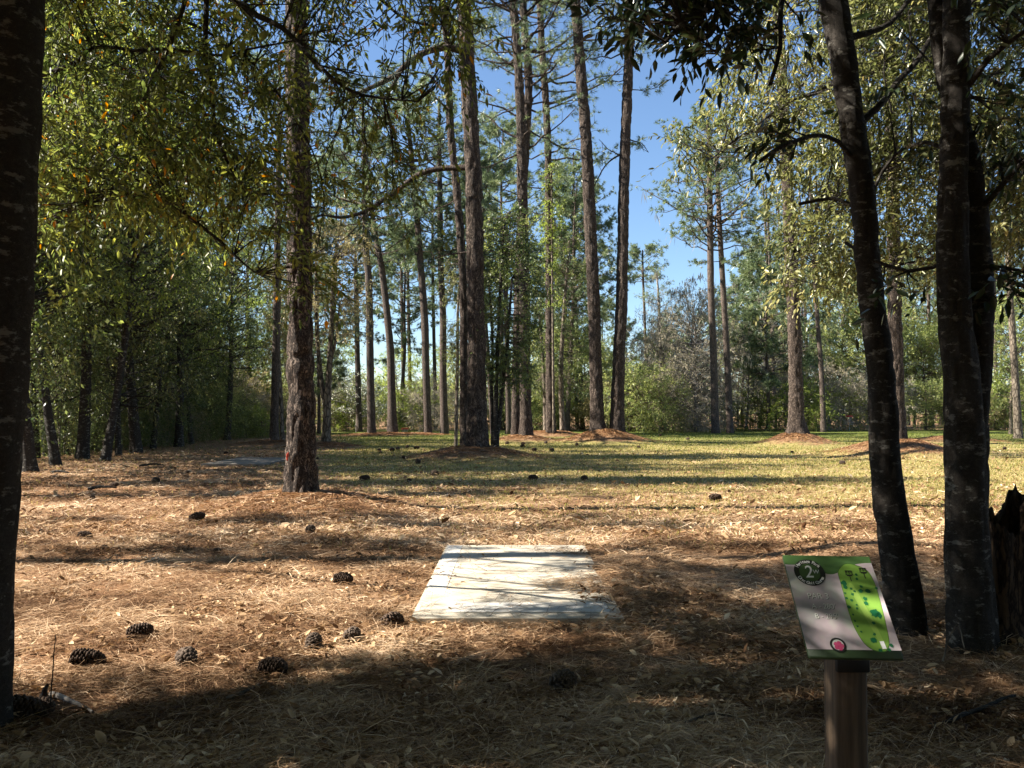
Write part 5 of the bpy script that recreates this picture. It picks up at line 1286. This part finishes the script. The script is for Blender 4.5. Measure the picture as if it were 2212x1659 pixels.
# ------------------------------------------------------------------ course sign
def sign():
    BL, BR = P(1741, 1419, 2.60), P(1945, 1425, 2.60)
    TL, TR = P(1697, 1200, 2.86), P(1885, 1201, 2.86)
    cen = (BL + BR + TL + TR) / 4
    ex = nrm((BR - BL) + (TR - TL)); ey = nrm((TL - BL) + (TR - BR)); ez = nrm(np.cross(ex, ey)); ey = np.cross(ez, ex)
    W = .5 * (np.linalg.norm(BR - BL) + np.linalg.norm(TR - TL)); H = .5 * (np.linalg.norm(TL - BL) + np.linalg.norm(TR - BR))
    px_, py_ = P(1826, 1500, 2.83)[0], 2.83
    t = thing('course_sign', 'tilted green course map sign on a wooden post beside the leaning oak', 'sign', (px_, py_, 0))
    base = np.array([px_, py_, 0])
    Mx = Matrix.Identity(4)
    for i in range(3):
        Mx[i][0], Mx[i][1], Mx[i][2], Mx[i][3] = ex[i], ey[i], ez[i], (cen - base)[i]
    # post
    def rbox(mb, x0, x1, y0, y1, z0, z1, b=.006, seg=1):
        xs, ys, zs = (x0, x1), (y0, y1), (z0, z1)
        bx = [(x0 + b, y0), (x1 - b, y0), (x1, y0 + b), (x1, y1 - b), (x1 - b, y1), (x0 + b, y1), (x0, y1 - b), (x0, y0 + b)]
        n = len(bx); v = []
        for zz, s in ((z0, 0), (z0 + b, 1), (z1 - b, 1), (z1, 0)):
            for (a, c) in bx:
                mx_, my_ = (x0 + x1) / 2, (y0 + y1) / 2
                f = 1 if s else 1 - b / max(x1 - x0, y1 - y0)
                v.append((mx_ + (a - mx_) * f, my_ + (c - my_) * f, zz))
        idx = np.arange(4 * n).reshape(4, n)
        q = np.stack([idx[:-1], np.roll(idx, -1, 1)[:-1], np.roll(idx, -1, 1)[1:], idx[1:]], -1).reshape(-1, 4)
        mb.add(np.array(v), [q, idx[0][::-1][None], idx[3][None]])
    m, nt, out = new_mat('weathered_post'); Lk = nt.links.new
    tc = N(nt, 'TexCoord'); mp = N(nt, 'Mapping'); mp.inputs['Scale'].default_value = (26, 26, 1.1); Lk(tc.outputs['Object'], mp.inputs[0])
    no = N(nt, 'TexNoise', Scale=2.0, Detail=6.0, Roughness=.65); Lk(mp.outputs[0], no.inputs['Vector'])
    cr = ramp(nt, [(.3, (.030, .018, .010)), (.5, (.085, .054, .030)), (.7, (.14, .094, .057))], no.outputs[0])
    pb = N(nt, 'BsdfPrincipled', Roughness=.8); Lk(cr.outputs[0], pb.inputs['Base Color'])
    bp = N(nt, 'Bump', Strength=.5, Distance=.006); Lk(no.outputs[0], bp.inputs['Height']); Lk(bp.outputs[0], pb.inputs['Normal']); Lk(pb.outputs[0], out.inputs[0])
    M['post'] = m
    mb = MB(); ztop = float(P(1826, 1455, 2.76)[2])
    rbox(mb, -.053, .053, -.053, .053, -.25, ztop + .04, .008); mb.build('post', M['post'], t)
    M['black'] = flat_mat('black_bracket', (.012, .012, .012), .55, .3)
    mb = MB(); rbox(mb, -.050, .058, -.062, .058, ztop, ztop + .055, .004)
    mb.build('bracket', M['black'], t)
    mb = MB(); rbox(mb, -.05, .05, -.02, .03, ztop + .056, ztop + .175, .004)
    mb.build('tilt_wedge', M['black'], t)
    # board
    m, nt, out = new_mat('sign_face'); Lk = nt.links.new
    tc = N(nt, 'TexCoord'); no = N(nt, 'TexNoise', Scale=7.0, Detail=3.0, Roughness=.5); Lk(tc.outputs['Object'], no.inputs[0])
    cr = ramp(nt, [(.30, (.42, .48, .40)), (.44, (.42, .38, .39)), (.55, (.60, .49, .52)), (.68, (.64, .66, .57))], no.outputs[0])
    pb = N(nt, 'BsdfPrincipled', Roughness=.33); pb.inputs['Specular IOR Level'].default_value = .5
    Lk(cr.outputs[0], pb.inputs['Base Color']); Lk(pb.outputs[0], out.inputs[0]); M['sign_face'] = m
    def board(name, mat, mb, parent=None):
        o = mb.build(name, mat, parent or t)
        if parent is None: o.matrix_local = Mx
        return o
    M['board'] = flat_mat('green_board', (.030, .055, .022), .45, .4)
    mb = MB(); rbox(mb, -W / 2, W / 2, -H / 2, H / 2, -.014, 0, .004); bd = board('board', M['board'], mb)
    def poly(name, pts, z, mat, thick=None):
        """flat printed shape; pts in board units 0..1 from the lower corner"""
        p = np.array([((a - .5) * W, (b - .5) * H) for a, b in pts])
        import mathutils.geometry as mg
        tri = mg.tessellate_polygon([[Vector((a, b, 0)) for a, b in p]])
        mb = MB(); mb.add(np.hstack([p, np.full((len(p), 1), z)]), [np.array(tri)])
        return board(name, mat, mb, bd)
    def smooth(pts, n=14):
        a = np.array(pts + pts[:1]); c = catmull(np.vstack([pts[-1:], a, pts[1:2]]), .02)
        k = [i for i in range(len(c))]
        return c
    def closed(pts, k=8):
        p = np.array(pts, float); n = len(p); o_ = []
        for i in range(n):
            a, b, c, d = p[i - 1], p[i], p[(i + 1) % n], p[(i + 2) % n]
            for t_ in np.linspace(0, 1, k, endpoint=False):
                o_.append(.5 * (2 * b + (c - a) * t_ + (2 * a - 5 * b + 4 * c - d) * t_ ** 2 + (-a + 3 * b - 3 * c + d) * t_ ** 3))
        return o_
    # pale panel with a wavy upper edge
    up = [(x, .92 - .015 * math.sin(x * 7) - .13 * math.exp(-((x - .48) / .20) ** 2) - .02 * math.cos(x * 9)) for x in np.linspace(1, 0, 40)]
    poly('printed_panel', [(0, .075), (1, .075)] + up, .0008, M['sign_face'])
    M['band'] = flat_mat('printed_green', (.075, .155, .05), .33, .5, 0, .35, 5)
    poly('printed_band', [(.0, .996), (1, .996)] + up, .0007, M['band'])
    M['fairway'] = flat_mat('printed_fairway', (.19, .35, .06), .33, .5, 0, .28, 9)
    M['outline'] = flat_mat('printed_outline', (.05, .12, .03), .4, .4)
    fw = [(.62, .865), (.70, .91), (.80, .90), (.92, .84), (.955, .72), (.95, .55), (.93, .35), (.90, .17), (.85, .085), (.79, .065), (.69, .085), (.62, .15), (.575, .28), (.565, .42), (.57, .58), (.575, .72), (.58, .81)]
    c_ = np.array(closed(fw)); cc = c_.mean(0)
    poly('fairway_outline', [tuple(cc + (q - cc) * 1.018) for q in c_], .0012, M['outline'])
    fmap = poly('fairway_map', [tuple(q) for q in c_], .0016, M['fairway'])
    M['lane'] = flat_mat('printed_light_lane', (.27, .43, .085), .33, .5, 0, .2, 9)
    poly('fairway_lane', closed([(.80, .13), (.72, .40), (.66, .66), (.70, .70), (.78, .45), (.84, .14)]), .0020, M['lane'])
    M['dot'] = flat_mat('printed_trees', (.012, .115, .045), .35, .5)
    rs = np.random.default_rng(5)
    def blob(cx, cy, s, z=.0024, ax=1.0):
        a = np.linspace(0, 2 * math.pi, 18, endpoint=False); rr = s * (1 + .16 * rs.normal(0, 1, 18))
        return [(cx + math.cos(b) * q * ax, cy + math.sin(b) * q * W / H) for b, q in zip(a, rr)]
    dots = [(.61, .71, .034), (.61, .67, .026), (.78, .80, .017), (.77, .755, .015), (.955, .665, .017), (.79, .68, .018), (.77, .635, .026), (.85, .635, .027), (.67, .655, .015), (.70, .63, .014), (.665, .60, .016), (.79, .56, .022), (.785, .51, .024), (.635, .54, .016), (.675, .495, .011),
            (.665, .46, .014), (.845, .42, .05), (.875, .40, .035), (.58, .475, .02), (.795, .325, .021), (.765, .22, .017), (.735, .165, .032), (.905, .12, .02), (.60, .40, .012), (.585, .56, .014), (.585, .61, .012), (.60, .34, .012), (.61, .29, .012), (.63, .24, .012), (.775, .075, .02), (.87, .08, .018)]
    for cx, cy, s in dots: poly('map_tree', blob(cx, cy, s), .0024, M['dot'])
    M['white'] = flat_mat('printed_white', (.82, .82, .80), .35, .5)
    M['ink'] = flat_mat('printed_ink', (.02, .022, .02), .35, .5)
    poly('map_tee', [(.80, .085), (.845, .087), (.838, .155), (.793, .153)], .0028, M['white'])
    for cx, cy in ((.70, .805), (.87, .835)):
        mb = MB()
        for (a, b, c, d) in ((-.04, .036, .04, .026), (-.038, .030, -.030, -.01), (.030, .030, .038, -.01), (-.03, -.006, .03, -.022), (-.045, -.006, .045, -.012), (-.005, -.02, .005, -.075), (-.026, .01, -.018, .03), (-.002, .0, .008, .03), (.016, .008, .022, .03)):
            pts = [((cx + a - .5) * W, (cy + b - .5) * H), ((cx + c - .5) * W, (cy + b - .5) * H), ((cx + c - .5) * W, (cy + d - .5) * H), ((cx + a - .5) * W, (cy + d - .5) * H)]
            mb.add([(x_, y_, .0026) for x_, y_ in pts], [np.array([[0, 1, 2, 3]])])
        mb.build('map_basket', M['ink'], bd)
    # round badge
    def disc(name, cx, cy, r0, z, mat, n=48):
        return poly(name, [(cx + r0 * math.cos(a), cy + r0 * math.sin(a) * W / H) for a in np.linspace(0, 2 * math.pi, n, endpoint=False)], z, mat)
    bc = (.255, .815)
    disc('badge_ring', *bc, .175, .0020, M['ink'])
    M['badge_green'] = flat_mat('printed_badge', (.06, .115, .04), .35, .5)
    disc('badge_disc', *bc, .118, .0024, M['badge_green'])
    def text(name, s, cx, cy, size, z, mat, rot=0.0, slant=0.0, sx=1.0, bold=0.0):
        cu = bpy.data.curves.new('lettering', 'FONT'); cu.body = s; cu.size = size; cu.align_x = 'CENTER'; cu.align_y = 'CENTER'; cu.shear = slant; cu.offset = bold
        tmp = bpy.data.objects.new('lettering', cu)
        me = bpy.data.meshes.new_from_object(tmp); bpy.data.objects.remove(tmp); bpy.data.curves.remove(cu)
        me.materials.clear(); me.materials.append(mat)
        o = link(name, me, bd)
        o.location = ((cx - .5) * W, (cy - .5) * H, z); o.rotation_euler = (0, 0, rot); o.scale = (sx, 1, 1)
        return o
    def arc_text(name, s, cx, cy, rad, a0, a1, size, z, mat, inward=False):
        bmesh_v = MB(); n = len(s)
        for i, ch in enumerate(s):
            if ch == ' ': continue
            a = a0 + (a1 - a0) * (i + .5) / n
            rot = a - math.pi / 2 if not inward else a + math.pi / 2
            cu = bpy.data.curves.new('lettering', 'FONT'); cu.body = ch; cu.size = size; cu.align_x = 'CENTER'; cu.align_y = 'CENTER'; cu.offset = .0003
            tmp = bpy.data.objects.new('lettering', cu); me = bpy.data.meshes.new_from_object(tmp)
            v = np.array([x.co[:] for x in me.vertices]).reshape(-1, 3)
            c, s_ = math.cos(rot), math.sin(rot)
            vx = v[:, 0] * c - v[:, 1] * s_ + (cx - .5) * W + rad * W * math.cos(a); vy = v[:, 0] * s_ + v[:, 1] * c + (cy - .5) * H + rad * W * math.sin(a)
            fs = {}
            for p_ in me.polygons: fs.setdefault(len(p_.vertices), []).append(list(p_.vertices))
            bmesh_v.add(np.stack([vx, vy, np.full(len(v), z)], -1), [np.array(f) for f in fs.values()])
            bpy.data.objects.remove(tmp); bpy.data.curves.remove(cu); bpy.data.meshes.remove(me)
        bmesh_v.build(name, mat, bd)
    arc_text('badge_lettering', 'Heritage Park', *bc, .146, R(150), R(30), .0165, .0028, M['white'])
    arc_text('badge_lettering', 'Disc Golf Course', *bc, .146, R(205), R(335), .0155, .0028, M['white'], True)
    text('hole_number', '2', bc[0] - .012, bc[1], .066, .0030, M['white'], 0, .12, .85, .0004)
    text('hole_letter', 'W', bc[0] + .070, bc[1] + .005, .022, .0030, M['white'], 0, .15, .9)
    M['engraved'] = flat_mat('engraved_light', (.86, .87, .80), .4, .4)
    M['engraved_dark'] = flat_mat('engraved_dark', (.16, .16, .14), .5, .3)
    for s, cx, cy, sz in (('PAR 3', .275, .575, .030), ('A - 280\u2032', .305, .475, .026), ('B - 295\u2032', .305, .380, .026)):
        text('lettering', s, cx + .006, cy - .005, sz, .0014, M['engraved_dark'], 0, 0, .9)  # dark offset copy paints the shadow of the engraved letters
        text('lettering', s, cx, cy, sz, .0018, M['engraved'], 0, 0, .9, -.0002)
    ec = (.34, .115)
    disc('flower_emblem_ring', *ec, .085, .0020, M['ink'])
    disc('flower_emblem_disc', *ec, .062, .0024, flat_mat('printed_pale', (.50, .52, .48), .35, .5))
    M['pink'] = flat_mat('printed_pink', (.46, .06, .15), .35, .5, 0, .3, 90)
    poly('flower_emblem', [(ec[0] + .005 + (.040 + .016 * abs(math.cos(2.5 * a)) ** .5) * math.cos(a), ec[1] - .008 + (.040 + .016 * abs(math.cos(2.5 * a)) ** .5) * math.sin(a) * W / H) for a in np.linspace(0, 2 * math.pi, 50, endpoint=False)], .0028, M['pink'])
sign()
